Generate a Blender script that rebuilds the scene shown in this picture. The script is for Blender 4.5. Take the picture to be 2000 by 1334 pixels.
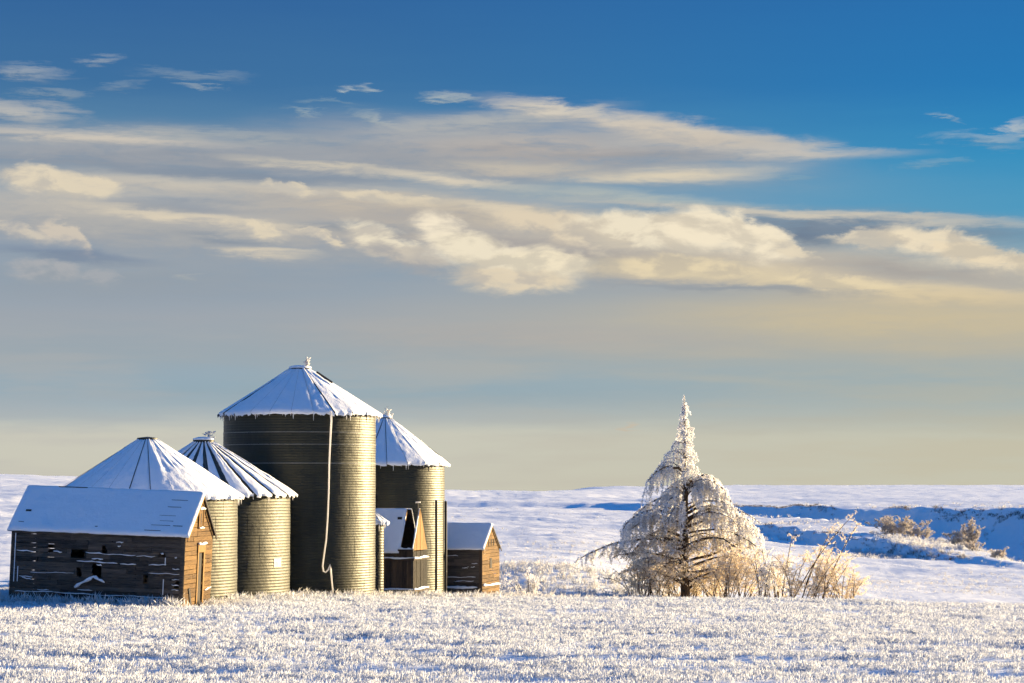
import bpy, math, random
import numpy as np
from mathutils import Vector

# ------------------------------------------------------------------ clear
for o in list(bpy.data.objects):
    bpy.data.objects.remove(o)
scene = bpy.context.scene
col = scene.collection
R = math.radians
random.seed(7)
rng = np.random.default_rng(11)

# ------------------------------------------------------------------ camera
EYE = 4.2                      # metres above the farmyard
F = 4722.0                     # focal length in photograph pixels (85 mm on 36 mm)
PITCH = math.atan((950 - 667) / F)
cam_d = bpy.data.cameras.new('camera')
cam_d.lens = 85.0
cam_d.sensor_width = 36.0
cam_d.clip_start = 0.5
cam_d.clip_end = 30000
cam = bpy.data.objects.new('camera', cam_d)
col.objects.link(cam)
cam.location = (0, 0, EYE)
cam.rotation_euler = (math.pi / 2 + PITCH, 0, 0)
scene.camera = cam

# ------------------------------------------------------------------ light
SUN_EL = 8.5
SUN_AZ = 57.0                  # clockwise from +Y
SUN_STRENGTH = 5.0
SUN_COLOR = (1.0, 0.77, 0.43)
EXPOSURE = 1.95
SKY_STRENGTH = 0.10
sun_vec = Vector((math.sin(R(SUN_AZ)) * math.cos(R(SUN_EL)), math.cos(R(SUN_AZ)) * math.cos(R(SUN_EL)), math.sin(R(SUN_EL))))
sl = bpy.data.lights.new('sun', 'SUN')
sl.energy = SUN_STRENGTH
sl.color = SUN_COLOR
sl.angle = R(0.6)
so = bpy.data.objects.new('sun', sl)
col.objects.link(so)
so.location = (60, 60, 60)
so.rotation_euler = (-sun_vec).to_track_quat('-Z', 'Y').to_euler()

vs = scene.view_settings
scene.display_settings.display_device = 'sRGB'
vs.view_transform = 'Standard'
vs.look = 'None'
vs.exposure = EXPOSURE
vs.gamma = 1.0
vs.use_curve_mapping = False
scene.cycles.use_denoising = True
try:
    scene.cycles.denoiser = 'OPENIMAGEDENOISE'
    scene.cycles.denoising_input_passes = 'RGB_ALBEDO_NORMAL'
except Exception:
    pass
scene.cycles.use_adaptive_sampling = True
scene.cycles.adaptive_threshold = 0.015
scene.cycles.adaptive_min_samples = 8
scene.cycles.max_bounces = 7
scene.cycles.diffuse_bounces = 4
scene.cycles.glossy_bounces = 2
scene.cycles.transparent_max_bounces = 4
scene.cycles.sample_clamp_indirect = 5.0


def lin(c):
    out = []
    for v in c[:3]:
        v = v / 255.0
        out.append(v / 12.92 if v <= 0.04045 else ((v + 0.055) / 1.055) ** 2.4)
    return out


# ------------------------------------------------------------------ node helpers
class X:
    """a float socket or a number, with arithmetic that builds Math nodes"""
    tree = None

    def __init__(self, s):
        self.s = s

    @staticmethod
    def math(op, *a, clamp=False):
        n = X.tree.nodes.new('ShaderNodeMath')
        n.operation = op
        n.use_clamp = clamp
        for i, v in enumerate(a):
            v = v.s if isinstance(v, X) else v
            if isinstance(v, (int, float)):
                n.inputs[i].default_value = v
            else:
                X.tree.links.new(v, n.inputs[i])
        return X(n.outputs[0])

    def __add__(self, o): return X.math('ADD', self, o)
    __radd__ = __add__
    def __sub__(self, o): return X.math('SUBTRACT', self, o)
    def __rsub__(self, o): return X.math('SUBTRACT', o, self)
    def __mul__(self, o): return X.math('MULTIPLY', self, o)
    __rmul__ = __mul__
    def __truediv__(self, o): return X.math('DIVIDE', self, o)
    def clamp(self): return X.math('ADD', self, 0.0, clamp=True)


def smooth(e0, e1, v):
    n = X.tree.nodes.new('ShaderNodeMapRange')
    n.interpolation_type = 'SMOOTHSTEP'
    n.clamp = True
    for k, val in (('Value', v), ('From Min', e0), ('From Max', e1)):
        val = val.s if isinstance(val, X) else val
        if isinstance(val, (int, float)):
            n.inputs[k].default_value = val
        else:
            X.tree.links.new(val, n.inputs[k])
    return X(n.outputs['Result'])


def gauss(v, c, w):
    t = (v - c) / w
    return X.math('POWER', 2.718, 0.0 - t * t)


def combine(x, y, z):
    n = X.tree.nodes.new('ShaderNodeCombineXYZ')
    for i, v in enumerate((x, y, z)):
        v = v.s if isinstance(v, X) else v
        if isinstance(v, (int, float)):
            n.inputs[i].default_value = v
        else:
            X.tree.links.new(v, n.inputs[i])
    return n.outputs[0]


def noise(vec, scale, detail=4, rough=0.55, dist=0.0, lac=2.0):
    n = X.tree.nodes.new('ShaderNodeTexNoise')
    n.inputs['Scale'].default_value = scale
    n.inputs['Detail'].default_value = detail
    n.inputs['Roughness'].default_value = rough
    n.inputs['Distortion'].default_value = dist
    n.inputs['Lacunarity'].default_value = lac
    if vec is not None:
        X.tree.links.new(vec, n.inputs['Vector'])
    return X(n.outputs['Fac'])


def mixc(f, a, b, mode='MIX'):
    n = X.tree.nodes.new('ShaderNodeMix')
    n.data_type = 'RGBA'
    n.blend_type = mode
    f = f.s if isinstance(f, X) else f
    if isinstance(f, (int, float)):
        n.inputs[0].default_value = f
    else:
        X.tree.links.new(f, n.inputs[0])
    for idx, v in ((6, a), (7, b)):
        if isinstance(v, (tuple, list)):
            n.inputs[idx].default_value = (*v[:3], 1)
        else:
            X.tree.links.new(v, n.inputs[idx])
    return n.outputs[2]


def ramp(fac, stops, interp='EASE'):
    n = X.tree.nodes.new('ShaderNodeValToRGB')
    n.color_ramp.interpolation = interp
    els = n.color_ramp.elements
    while len(els) < len(stops):
        els.new(0.5)
    for e, (p, c) in zip(els, stops):
        e.position = p
        e.color = (*c[:3], 1)
    X.tree.links.new(fac.s, n.inputs[0])
    return n.outputs[0]


def curve(fac, pts):
    """piecewise curve of pts [(x in 0..1, y in 0..1)]"""
    n = X.tree.nodes.new('ShaderNodeFloatCurve')
    c = n.mapping.curves[0]
    while len(c.points) < len(pts):
        c.points.new(0.5, 0.5)
    for p, (x, y) in zip(c.points, pts):
        p.location = (x, y)
    n.mapping.update()
    X.tree.links.new(fac.s, n.inputs['Value'])
    return X(n.outputs[0])


# ------------------------------------------------------------------ world: sky with evening cloud banks
world = bpy.data.worlds.new('World')
scene.world = world
world.use_nodes = True
wt = world.node_tree
wt.nodes.clear()
X.tree = wt
w_out = wt.nodes.new('ShaderNodeOutputWorld')
K = 1.0 / (SKY_STRENGTH * 2 ** EXPOSURE)

sky = wt.nodes.new('ShaderNodeTexSky')
sky.sky_type = 'NISHITA'
sky.sun_disc = False
sky.sun_elevation = R(SUN_EL)
sky.sun_rotation = R(SUN_AZ)
sky.altitude = 800
sky.air_density = 1.0
sky.dust_density = 0.3
sky.ozone_density = 2.5

tc = wt.nodes.new('ShaderNodeTexCoord')
sep = wt.nodes.new('ShaderNodeSeparateXYZ')
wt.links.new(tc.outputs['Generated'], sep.inputs[0])
dx, dy, dz = (X(sep.outputs[i]) for i in range(3))
az = X.math('ARCTAN2', dx, dy)
U = az * 4.77 + 1.0                                    # 0..2 over the width of the view
V = X.math('MAXIMUM', X.math('ARCSINE', dz) * F * 0.001, 0.0)  # elevation, 0.95 = 11.5 degrees
P4 = combine(dx, dy, dz * 4.5)
P8 = combine(dx, dy, dz * 9.0)
P25 = combine(dx, dy, dz * 2.2)
Pl = combine(dx + 0.0042, dy + 0.0020, dz * 2.2 + 0.0085)       # the same, a step towards the light
n_str = noise(P8, 13, 4, 0.55) - 0.5                  # long streaks
n_big = noise(P4, 11, 5, 0.55) - 0.5
n_mid = noise(P4, 34, 6, 0.6, 0.25) - 0.5
n_wisp = noise(P4, 44, 7, 0.66, 0.6) - 0.5
n_puff = noise(P25, 36, 6, 0.56, 0.3) - 0.5
n_puff2 = noise(Pl, 36, 6, 0.56, 0.3) - 0.5
lightside = n_puff - n_puff2                            # >0 faces the light

# clear air and the haze below the clouds, cool side and sun side
left_stops = [(0.00, (204, 198, 182)), (0.10, (204, 199, 184)), (0.135, (172, 178, 180)), (0.18, (148, 168, 182)), (0.25, (156, 164, 170)),
              (0.33, (158, 162, 168)), (0.42, (142, 156, 170)), (0.50, (144, 156, 170)), (0.58, (138, 156, 170)), (0.66, (92, 132, 162)), (0.78, (62, 108, 152)), (0.95, (50, 96, 148)), (1.2, (38, 96, 160))]
right_stops = [(0.00, (198, 191, 170)), (0.09, (196, 190, 170)), (0.15, (174, 176, 168)), (0.20, (162, 170, 168)), (0.26, (182, 174, 156)),
               (0.33, (198, 182, 150)), (0.40, (176, 172, 160)), (0.46, (120, 158, 176)), (0.54, (70, 148, 184)), (0.64, (44, 138, 184)), (0.76, (30, 116, 176)), (0.95, (34, 106, 168)), (1.2, (32, 100, 172))]
Vw = V + n_str * 0.05 + n_big * 0.02
fac = Vw / 1.2
cl = ramp(fac, [(p / 1.2, lin(c)) for p, c in left_stops], 'LINEAR')
cr = ramp(fac, [(p / 1.2, lin(c)) for p, c in right_stops], 'LINEAR')
Uc = smooth(0.25, 2.35, U)
grad = mixc(Uc, cl, cr)
# physical sky takes over above the view
nis = mixc(1.0, sky.outputs[0], (0.082, 0.214, 0.345), 'MULTIPLY')
c = mixc(smooth(0.9, 2.4, V) * 0.85 + 0.04, grad, nis)


# cloud banks: soft lens shapes at fixed bearings, their edges frayed by noise
n_a = noise(P4, 9, 4, 0.55) - 0.5
n_b = noise(P8, 16, 5, 0.58) - 0.5
n_w = noise(P4, 42, 6, 0.65, 0.5) - 0.5
n_v = noise(P8, 60, 5, 0.62) - 0.5
n_p = noise(P25, 46, 8, 0.60, 0.5) - 0.5
n_q = noise(combine(dx + 3.7, dy + 1.3, dz * 2.2), 46, 8, 0.60, 0.5) - 0.5
COORD = {'S': combine(U + n_a * 0.16 + n_w * 0.14, V + n_b * 0.040 + n_w * 0.020, 0.0),     # streaks
         'P': combine(U + n_p * 0.13 + n_w * 0.05, V + n_q * 0.060 + n_w * 0.012, 0.0),                                # heaped
         'W': combine(U + n_w * 0.22 + n_a * 0.1, V + n_v * 0.045 + n_w * 0.022, 0.0)}      # wisps
grain_ = n_b * 0.9 + n_w * 0.5
lightside = lightside * 7.0
fibre = (n_w * 1.3 + n_v * 1.0 + 0.98).clamp()
fibre2 = (n_w * 0.8 + n_v * 0.5 + 1.02).clamp()


def cloud(c, kind, px, py, rx, ry, tilt, top, bot, alpha, soft=0.25):
    mp = X.tree.nodes.new('ShaderNodeMapping')
    mp.vector_type = 'TEXTURE'
    mp.inputs['Location'].default_value = (px / 1000, (950 - py) / 1000, 0)
    mp.inputs['Rotation'].default_value = (0, 0, -R(tilt))
    mp.inputs['Scale'].default_value = (rx / 1000, ry / 1000, 1)
    ch = X.tree.nodes.new('ShaderNodeVectorMath')        # evaluated one after another
    ch.operation = 'MULTIPLY_ADD'
    X.tree.links.new(c, ch.inputs[0])
    ch.inputs[1].default_value = (1e-7, 1e-7, 1e-7)
    X.tree.links.new(COORD[kind], ch.inputs[2])
    X.tree.links.new(ch.outputs[0], mp.inputs['Vector'])
    ln = X.tree.nodes.new('ShaderNodeVectorMath')
    ln.operation = 'LENGTH'
    X.tree.links.new(mp.outputs[0], ln.inputs[0])
    q = X(ln.outputs['Value'])
    sp = X.tree.nodes.new('ShaderNodeSeparateXYZ')
    X.tree.links.new(mp.outputs[0], sp.inputs[0])
    shade = X(sp.outputs[1])
    msk = smooth(1.30, 0.05, q) * (fibre * min(1.0, alpha * 1.08))
    if kind == 'P':
        shade = shade * 0.55 + X(sp.outputs[0]) * 0.15 + lightside
        msk = smooth(1.18, smooth(-0.7, 0.4, X(sp.outputs[1])) * 0.64 + 0.03, q) * (fibre2 * alpha)
    else:
        shade = shade * 0.7 + grain_
    def calm(cc, k):
        g_ = 0.3 * cc[0] + 0.55 * cc[1] + 0.15 * cc[2]
        return [v * (1 - k) + g_ * k for v in cc]
    colr = mixc(smooth(-0.75, 0.55, shade), lin(calm(bot, 0.30)), lin(calm(top, 0.14)))
    return mixc(msk, c, colr)


# the same weather carries on round the rest of the sky
outw = 1.0 - smooth(-0.35, 0.05, U) * (1.0 - smooth(1.95, 2.35, U))
gen = smooth(-0.02, 0.22, n_a * 0.8 + n_b * 0.5 + n_w * 0.2 - X.math('ABSOLUTE', V - 0.52) * 0.7) * outw
c = mixc(gen * 0.8, c, mixc(smooth(-0.2, 0.3, grain_), lin((140, 150, 166)), lin((214, 202, 180))))

CR, CR2, GD = (240, 226, 196), (228, 212, 182), (230, 210, 166)
GY, WG, SL = (146, 152, 164), (184, 178, 170), (110, 132, 158)
CLOUDS = [
    # high wisps
    ('W', 40, 158, 75, 16, 4, (160, 172, 186), (120, 146, 172), .75), ('W', 185, 132, 48, 9, -4, (150, 166, 184), (120, 146, 176), .7), ('W', 95, 200, 60, 10, 6, (150, 166, 180), (120, 148, 172), .65),
    ('W', 30, 238, 120, 26, 3, (196, 192, 184), (150, 162, 174), .85), ('W', 210, 182, 60, 9, -8, (126, 152, 178), (110, 140, 172), .6), ('W', 370, 156, 120, 10, 2, (132, 156, 180), (108, 140, 172), .6), ('W', 392, 178, 46, 6, 2, (150, 168, 182), (126, 152, 176), .6),
    ('W', 698, 180, 26, 8, 10, (176, 188, 194), (130, 160, 180), .8), ('W', 870, 193, 56, 10, 4, (176, 186, 188), (130, 158, 176), .75), ('W', 745, 236, 76, 11, 12, (160, 178, 186), (120, 156, 176), .7), ('W', 572, 226, 46, 9, 10, (156, 176, 186), (120, 154, 176), .7), ('W', 620, 205, 60, 6, 4, (130, 160, 182), (110, 148, 176), .6),
    ('W', 1925, 288, 100, 15, 6, (160, 184, 200), (110, 156, 190), .75), ('W', 1992, 268, 40, 18, -20, (190, 196, 198), (150, 176, 192), .75), ('W', 1852, 240, 34, 7, 14, (140, 172, 196), (110, 154, 188), .7), ('W', 1835, 328, 46, 7, -6, (120, 168, 198), (100, 156, 192), .6), ('W', 1560, 352, 60, 5, 0, (120, 170, 194), (100, 156, 190), .5),
    # upper bank
    ('S', 700, 325, 900, 66, 2, (178, 174, 170), (146, 152, 162), .62),
    ('S', 260, 315, 700, 52, 1, (166, 168, 172), (128, 144, 166), .86), ('S', 180, 277, 330, 15, 2, (214, 202, 184), (186, 180, 172), .85), ('W', 440, 272, 260, 16, 2, (176, 180, 178), (140, 158, 172), .6),
    ('S', 1060, 292, 560, 64, 3, (188, 180, 172), (152, 154, 162), .94), ('W', 960, 238, 240, 26, -6, (190, 188, 180), (150, 162, 174), .75), ('S', 1260, 248, 340, 24, 9, (222, 208, 186), (190, 182, 172), .85), ('W', 1060, 214, 120, 18, 6, (220, 208, 188), (176, 176, 174), .85),
    ('S', 1400, 282, 260, 34, 7, (212, 198, 178), (180, 174, 168), .8), ('S', 1580, 302, 220, 15, 2, (206, 196, 182), (170, 176, 180), .8), ('S', 1180, 300, 320, 14, 2, (166, 162, 162), (146, 150, 158), .6),
    ('S', 1320, 345, 250, 18, -2, (226, 210, 180), (206, 196, 174), .9), ('S', 1030, 330, 200, 16, 2, (210, 196, 172), (188, 178, 166), .7),
    ('S', 480, 346, 300, 13, 2, (116, 140, 166), (104, 132, 164), .75), ('S', 850, 352, 200, 17, 5, (224, 210, 184), (206, 196, 176), .92), ('S', 620, 326, 200, 10, 3, (214, 202, 178), (190, 184, 172), .8),
    # left half of the lower bank
    ('S', 760, 455, 1150, 100, 3, (192, 184, 174), (156, 160, 166), .72), ('S', 1500, 520, 900, 70, 4, (192, 182, 166), (164, 162, 162), .6),
    ('S', 330, 372, 440, 24, 2, (208, 198, 180), (182, 178, 172), .88), ('S', 140, 425, 380, 46, 2, (196, 188, 176), (164, 166, 170), .8), ('S', 340, 407, 200, 14, 2, (128, 146, 168), (118, 138, 164), .8),
    ('S', 300, 450, 520, 60, 3, (186, 182, 174), (150, 158, 168), .75), ('S', 250, 540, 480, 60, 0, (156, 164, 172), (146, 158, 170), .7), ('S', 800, 450, 360, 50, 5, (190, 180, 166), (158, 158, 162), .8),
    ('P', 58, 370, 64, 36, 8, (230, 214, 184), (204, 192, 172), .9), ('P', 152, 384, 80, 32, 10, (228, 212, 182), (200, 190, 172), .9), ('S', 390, 434, 280, 13, 5, CR2, (198, 188, 172), .92), ('P', 505, 452, 58, 20, 20, CR2, (196, 188, 174), .9),
    ('S', 760, 404, 340, 36, 3, (206, 192, 170), (172, 166, 162), .94), ('P', 745, 392, 120, 18, 6, CR2, (200, 190, 172), .85), ('P', 560, 376, 80, 14, 4, CR2, (204, 194, 176), .8), ('S', 1000, 425, 320, 30, 5, (208, 194, 170), (176, 168, 160), .92), ('S', 980, 412, 130, 12, 8, CR2, (204, 192, 172), .8),
    ('S', 660, 445, 120, 16, 4, (130, 146, 164), (120, 140, 162), .6),
    ('P', 50, 466, 70, 20, 12, (214, 202, 182), (178, 176, 174), .85), ('P', 128, 474, 62, 24, 38, (214, 200, 180), (172, 172, 174), .85), ('S', 130, 503, 190, 17, 4, (118, 138, 166), (112, 134, 164), .7), ('P', 85, 540, 80, 26, 4, (176, 176, 178), (152, 162, 172), .75), ('P', 198, 545, 44, 18, 8, (172, 174, 178), (150, 162, 172), .65), ('W', 362, 548, 32, 10, 0, (176, 178, 178), (150, 164, 172), .7),
    ('P', 622, 466, 62, 13, 14, CR2, (200, 190, 174), .9), ('S', 440, 470, 90, 12, 5, (122, 142, 164), (118, 138, 162), .6), ('S', 505, 496, 120, 11, 2, (226, 210, 180), (196, 188, 174), .95),
    # right half: slate shade with a bright upper edge
    ('S', 1240, 392, 330, 19, 4, (190, 194, 182), (164, 174, 174), .75), ('S', 1640, 448, 480, 36, 3, (126, 142, 160), (104, 126, 152), .88), ('S', 1600, 425, 520, 12, 3.4, (212, 202, 182), (186, 182, 172), .92), ('S', 1580, 470, 90, 24, 4, (104, 124, 150), (98, 120, 148), .7),
    ('S', 1500, 525, 560, 46, 4, (198, 186, 166), (166, 162, 160), .9), ('S', 1120, 500, 330, 34, 5, (166, 160, 158), (150, 152, 158), .8),
    ('P', 1120, 448, 190, 38, 8, (226, 208, 178), (196, 184, 166), .95), ('P', 1270, 462, 180, 46, 6, CR, (214, 198, 170), .97), ('P', 1400, 464, 140, 54, 10, (246, 230, 198), (220, 204, 174), .98), ('P', 1485, 480, 96, 42, 18, (246, 230, 198), (222, 206, 176), .98), ('P', 1548, 496, 56, 16, 12, (230, 214, 184), (200, 190, 172), .9),
    ('P', 1715, 476, 100, 20, 4, (232, 216, 186), (204, 192, 170), .92), ('P', 1830, 488, 120, 38, 10, (240, 222, 188), (212, 196, 168), .95), ('P', 1930, 514, 120, 30, 14, (238, 218, 182), (212, 196, 166), .95), ('P', 2080, 540, 110, 26, 8, (232, 212, 176), (206, 190, 162), .9),
    ('S', 1380, 532, 320, 26, 3, (232, 212, 170), (206, 190, 158), .92), ('P', 1330, 528, 150, 24, 4, (236, 216, 174), (204, 188, 158), .8), ('S', 1700, 566, 330, 22, 3, (230, 210, 168), (204, 188, 156), .92), ('P', 1640, 560, 120, 20, 8, (234, 214, 172), (206, 190, 158), .8), ('S', 1900, 590, 260, 26, 2, (226, 204, 160), (204, 186, 150), .85), ('S', 1780, 530, 200, 18, 5, (166, 160, 156), (154, 154, 156), .6),
    ('S', 1480, 568, 300, 9, 3, (150, 158, 166), (132, 146, 162), .65),
    # bright lumps at the middle
    ('P', 738, 474, 86, 32, 20, CR, (206, 194, 174), .95), ('P', 800, 510, 90, 28, 14, (196, 186, 172), (168, 166, 166), .8), ('P', 872, 470, 84, 48, 26, (248, 232, 202), (220, 206, 180), .98), ('P', 945, 508, 130, 50, 18, CR, (214, 200, 172), .97), ('P', 1072, 526, 104, 46, 4, (244, 228, 194), (218, 204, 174), .98), ('P', 1000, 552, 130, 24, 4, (228, 210, 178), (204, 190, 168), .9),
    # glow in the haze under the bank, towards the sun
    ('S', 1780, 640, 560, 60, 2, (212, 192, 148), (196, 182, 148), .65), ('S', 1050, 660, 520, 34, 1, (184, 174, 164), (170, 168, 166), .5), ('S', 700, 770, 900, 34, 0, (146, 168, 178), (150, 168, 176), .55), ('W', 1240, 835, 22, 7, 0, (206, 188, 162), (196, 184, 164), .8),
]
c_far = c
for cd in CLOUDS:
    c = cloud(c, *cd)

# streaky haze below; the banks above only stand at their own bearings, so the rest of the sky skips them
hz = smooth(-0.15, 0.25, n_str * 1.3 + n_big * 0.3) * (1.0 - smooth(0.22, 0.38, V)) * 0.30


def finish(cc):
    cc = mixc(hz, cc, mixc(Uc, lin((184, 180, 176)), lin((200, 186, 154))))
    bgn = wt.nodes.new('ShaderNodeBackground')
    bgn.inputs['Strength'].default_value = SKY_STRENGTH
    wt.links.new(mixc(1.0, cc, (K, K, K), 'MULTIPLY'), bgn.inputs['Color'])
    return bgn


near_bg, far_bg = finish(c), finish(c_far)
inside = X.math('GREATER_THAN', U, -0.75) * X.math('LESS_THAN', U, 2.75) * X.math('LESS_THAN', V, 1.0)
w_mix = wt.nodes.new('ShaderNodeMixShader')
wt.links.new(inside.s, w_mix.inputs[0])
wt.links.new(far_bg.outputs[0], w_mix.inputs[1])
wt.links.new(near_bg.outputs[0], w_mix.inputs[2])
wt.links.new(w_mix.outputs[0], w_out.inputs[0])
world.cycles.sampling_method = 'MANUAL'
world.cycles.sample_map_resolution = 512

# ------------------------------------------------------------------ material helpers
MATS = {}


def new_mat(name):
    m = bpy.data.materials.new(name)
    m.use_nodes = True
    X.tree = m.node_tree
    b = m.node_tree.nodes['Principled BSDF']
    MATS[name] = m
    return m, m.node_tree, b


def obj_coord():
    n = X.tree.nodes.new('ShaderNodeTexCoord')
    return n.outputs['Object']


def world_coord():
    n = X.tree.nodes.new('ShaderNodeNewGeometry')
    return n.outputs['Position']


def obj_random():
    n = X.tree.nodes.new('ShaderNodeObjectInfo')
    return X(n.outputs['Random'])


def scaled(vec, s, off=None):
    n = X.tree.nodes.new('ShaderNodeVectorMath')
    n.operation = 'MULTIPLY'
    X.tree.links.new(vec, n.inputs[0])
    n.inputs[1].default_value = s
    if off is None:
        return n.outputs[0]
    k = X.tree.nodes.new('ShaderNodeVectorMath')
    k.operation = 'ADD'
    X.tree.links.new(n.outputs[0], k.inputs[0])
    X.tree.links.new(combine(off * 37.0, off * 91.0, off * 53.0), k.inputs[1])
    return k.outputs[0]


def bump(b, h, strength, dist):
    n = X.tree.nodes.new('ShaderNodeBump')
    n.inputs['Strength'].default_value = strength
    n.inputs['Distance'].default_value = dist
    X.tree.links.new(h.s, n.inputs['Height'])
    X.tree.links.new(n.outputs[0], b.inputs['Normal'])
    return n


# snow lying on the land
m, t, b = new_mat('snow_ground')
g = world_coord()
n1 = noise(scaled(g, (0.35, 1.0, 1.0)), 0.22, 5, 0.6)
n2 = noise(scaled(g, (0.5, 1.0, 1.0)), 3.2, 5, 0.65)
n3 = noise(g, 22, 4, 0.6)
X.tree.links.new(mixc(noise(g, 0.05, 5, 0.6), (0.74, 0.765, 0.80), (0.84, 0.855, 0.875)), b.inputs['Base Color'])
b.inputs['Roughness'].default_value = 0.55
b.inputs['Specular IOR Level'].default_value = 0.35
n4 = noise(scaled(g, (0.07, 1.0, 1.0)), 0.8, 4, 0.6)
bump(b, n1 * 0.42 + n2 * 0.085 + n3 * 0.014 + n4 * 0.13, 1.0, 1.0)

# snow on roofs and ledges
m, t, b = new_mat('snow_roof')
g = world_coord()
X.tree.links.new(mixc(noise(g, 1.5, 4, 0.6), (0.74, 0.765, 0.80), (0.84, 0.85, 0.87)), b.inputs['Base Color'])
b.inputs['Roughness'].default_value = 0.6
b.inputs['Specular IOR Level'].default_value = 0.25
bump(b, noise(g, 2.2, 4, 0.6) * 0.05 + noise(g, 14, 4, 0.6) * 0.012, 0.8, 1.0)


def frost_mat(name, c1, c2, transl, tint):
    m, t, b = new_mat(name)
    g = world_coord()
    cc = mixc(noise(g, 3.0, 4, 0.65), c1, c2)
    t.links.new(cc, b.inputs['Base Color'])
    b.inputs['Roughness'].default_value = 0.65
    b.inputs['Specular IOR Level'].default_value = 0.2
    tr = t.nodes.new('ShaderNodeBsdfTranslucent')
    t.links.new(mixc(1.0, cc, tint, 'MULTIPLY'), tr.inputs['Color'])
    mx = t.nodes.new('ShaderNodeMixShader')
    mx.inputs[0].default_value = transl
    t.links.new(b.outputs[0], mx.inputs[1])
    t.links.new(tr.outputs[0], mx.inputs[2])
    t.links.new(mx.outputs[0], t.nodes['Material Output'].inputs[0])


frost_mat('frost', (0.78, 0.775, 0.78), (0.92, 0.915, 0.91), 0.48, (1.0, 0.98, 0.95))
frost_mat('frost_stubble', (0.82, 0.845, 0.885), (0.93, 0.945, 0.965), 0.42, (1.0, 0.99, 0.99))
frost_mat('bush_frost', (0.42, 0.37, 0.31), (0.78, 0.74, 0.70), 0.35, (1.0, 0.95, 0.88))
frost_mat('frost_straw', (0.70, 0.60, 0.46), (0.92, 0.88, 0.81), 0.50, (1.0, 0.93, 0.80))


def wood_mat(name, dark, light, grain):
    m, t, b = new_mat(name)
    r = obj_random()
    v = scaled(obj_coord(), grain, r)
    nz = noise(v, 6.0, 6, 0.65, 0.4)
    fine = noise(v, 26.0, 4, 0.7)
    tone = (smooth(0.30, 0.72, nz) * 0.62 + fine * 0.30 + (r - 0.5) * 0.62).clamp()
    cc = mixc(tone, dark, light)
    blot = noise(scaled(world_coord(), (1, 1, 1)), 1.3, 5, 0.6)
    cc = mixc(smooth(0.55, 0.80, blot) * 0.5, cc, [x * 0.45 for x in dark])
    t.links.new(cc, b.inputs['Base Color'])
    b.inputs['Roughness'].default_value = 0.85
    b.inputs['Specular IOR Level'].default_value = 0.2
    bump(b, nz * 0.006 + fine * 0.003, 1.0, 1.0)


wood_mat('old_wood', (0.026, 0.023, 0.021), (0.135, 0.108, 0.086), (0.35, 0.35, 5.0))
wood_mat('sunlit_wood', (0.050, 0.025, 0.008), (0.20, 0.112, 0.036), (0.35, 0.35, 5.0))  # old_wood with warm sunlight painted in, for the gables facing the sun
wood_mat('upright_wood', (0.030, 0.024, 0.020), (0.10, 0.066, 0.042), (5.0, 5.0, 0.35))
wood_mat('near_black_wood', (0.005, 0.004, 0.003), (0.018, 0.012, 0.007), (5.0, 5.0, 0.35))  # near-black boards for the hut's end walls below the eaves
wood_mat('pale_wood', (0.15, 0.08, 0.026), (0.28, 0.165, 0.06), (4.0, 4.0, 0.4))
wood_mat('bark', (0.045, 0.030, 0.020), (0.15, 0.095, 0.055), (4.0, 4.0, 0.8))

m, t, b = new_mat('dark_shade_wood')  # plain dark wood; also painted shade on the far barge boards
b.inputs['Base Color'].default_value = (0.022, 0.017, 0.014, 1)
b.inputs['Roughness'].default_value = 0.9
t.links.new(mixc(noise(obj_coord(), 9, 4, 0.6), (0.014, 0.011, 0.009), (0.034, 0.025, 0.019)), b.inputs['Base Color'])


def steel_mat(name, c1, c2, metal, rough):
    m, t, b = new_mat(name)
    r = obj_random()
    o = obj_coord()
    st = noise(scaled(o, (1.0, 1.0, 0.10), r), 2.6, 5, 0.62)       # runs down the sheets
    bl = noise(scaled(o, (1.0, 1.0, 1.0), r), 1.1, 5, 0.6)
    tone = (smooth(0.3, 0.7, st) * 0.5 + bl * 0.35 + r * 0.25).clamp()
    t.links.new(mixc(tone, c1, c2), b.inputs['Base Color'])
    b.inputs['Metallic'].default_value = metal
    t.links.new((noise(o, 5, 4, 0.6) * 0.18 + (rough - 0.09)).s, b.inputs['Roughness'])
    b.inputs['Specular IOR Level'].default_value = 0.3
    bump(b, bl * 0.05, 0.8, 1.0)


steel_mat('galvanized_steel', (0.023, 0.0245, 0.020), (0.042, 0.041, 0.028), 0.52, 0.50)
steel_mat('dull_steel', (0.022, 0.023, 0.018), (0.038, 0.037, 0.025), 0.42, 0.54)
steel_mat('pale_steel', (0.12, 0.118, 0.10), (0.26, 0.255, 0.23), 0.3, 0.55)
steel_mat('roof_steel', (0.045, 0.042, 0.035), (0.11, 0.10, 0.08), 0.4, 0.5)

m, t, b = new_mat('dark_iron')
t.links.new(mixc(noise(obj_coord(), 6, 4, 0.6), (0.012, 0.011, 0.010), (0.030, 0.026, 0.022)), b.inputs['Base Color'])
b.inputs['Roughness'].default_value = 0.7


# ------------------------------------------------------------------ mesh helpers
def link(o, parent=None):
    col.objects.link(o)
    if parent is not None:
        o.parent = parent
    return o


def tag(o, label=None, cat=None, group=None, kind=None):
    if label: o['label'] = label
    if cat: o['category'] = cat
    if group: o['group'] = group
    if kind: o['kind'] = kind
    return o


def empty(name, loc, rot=(0, 0, 0)):
    o = bpy.data.objects.new(name, None)
    o.empty_display_size = 0.3
    col.objects.link(o)
    o.location = loc
    o.rotation_euler = rot
    return o


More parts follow.
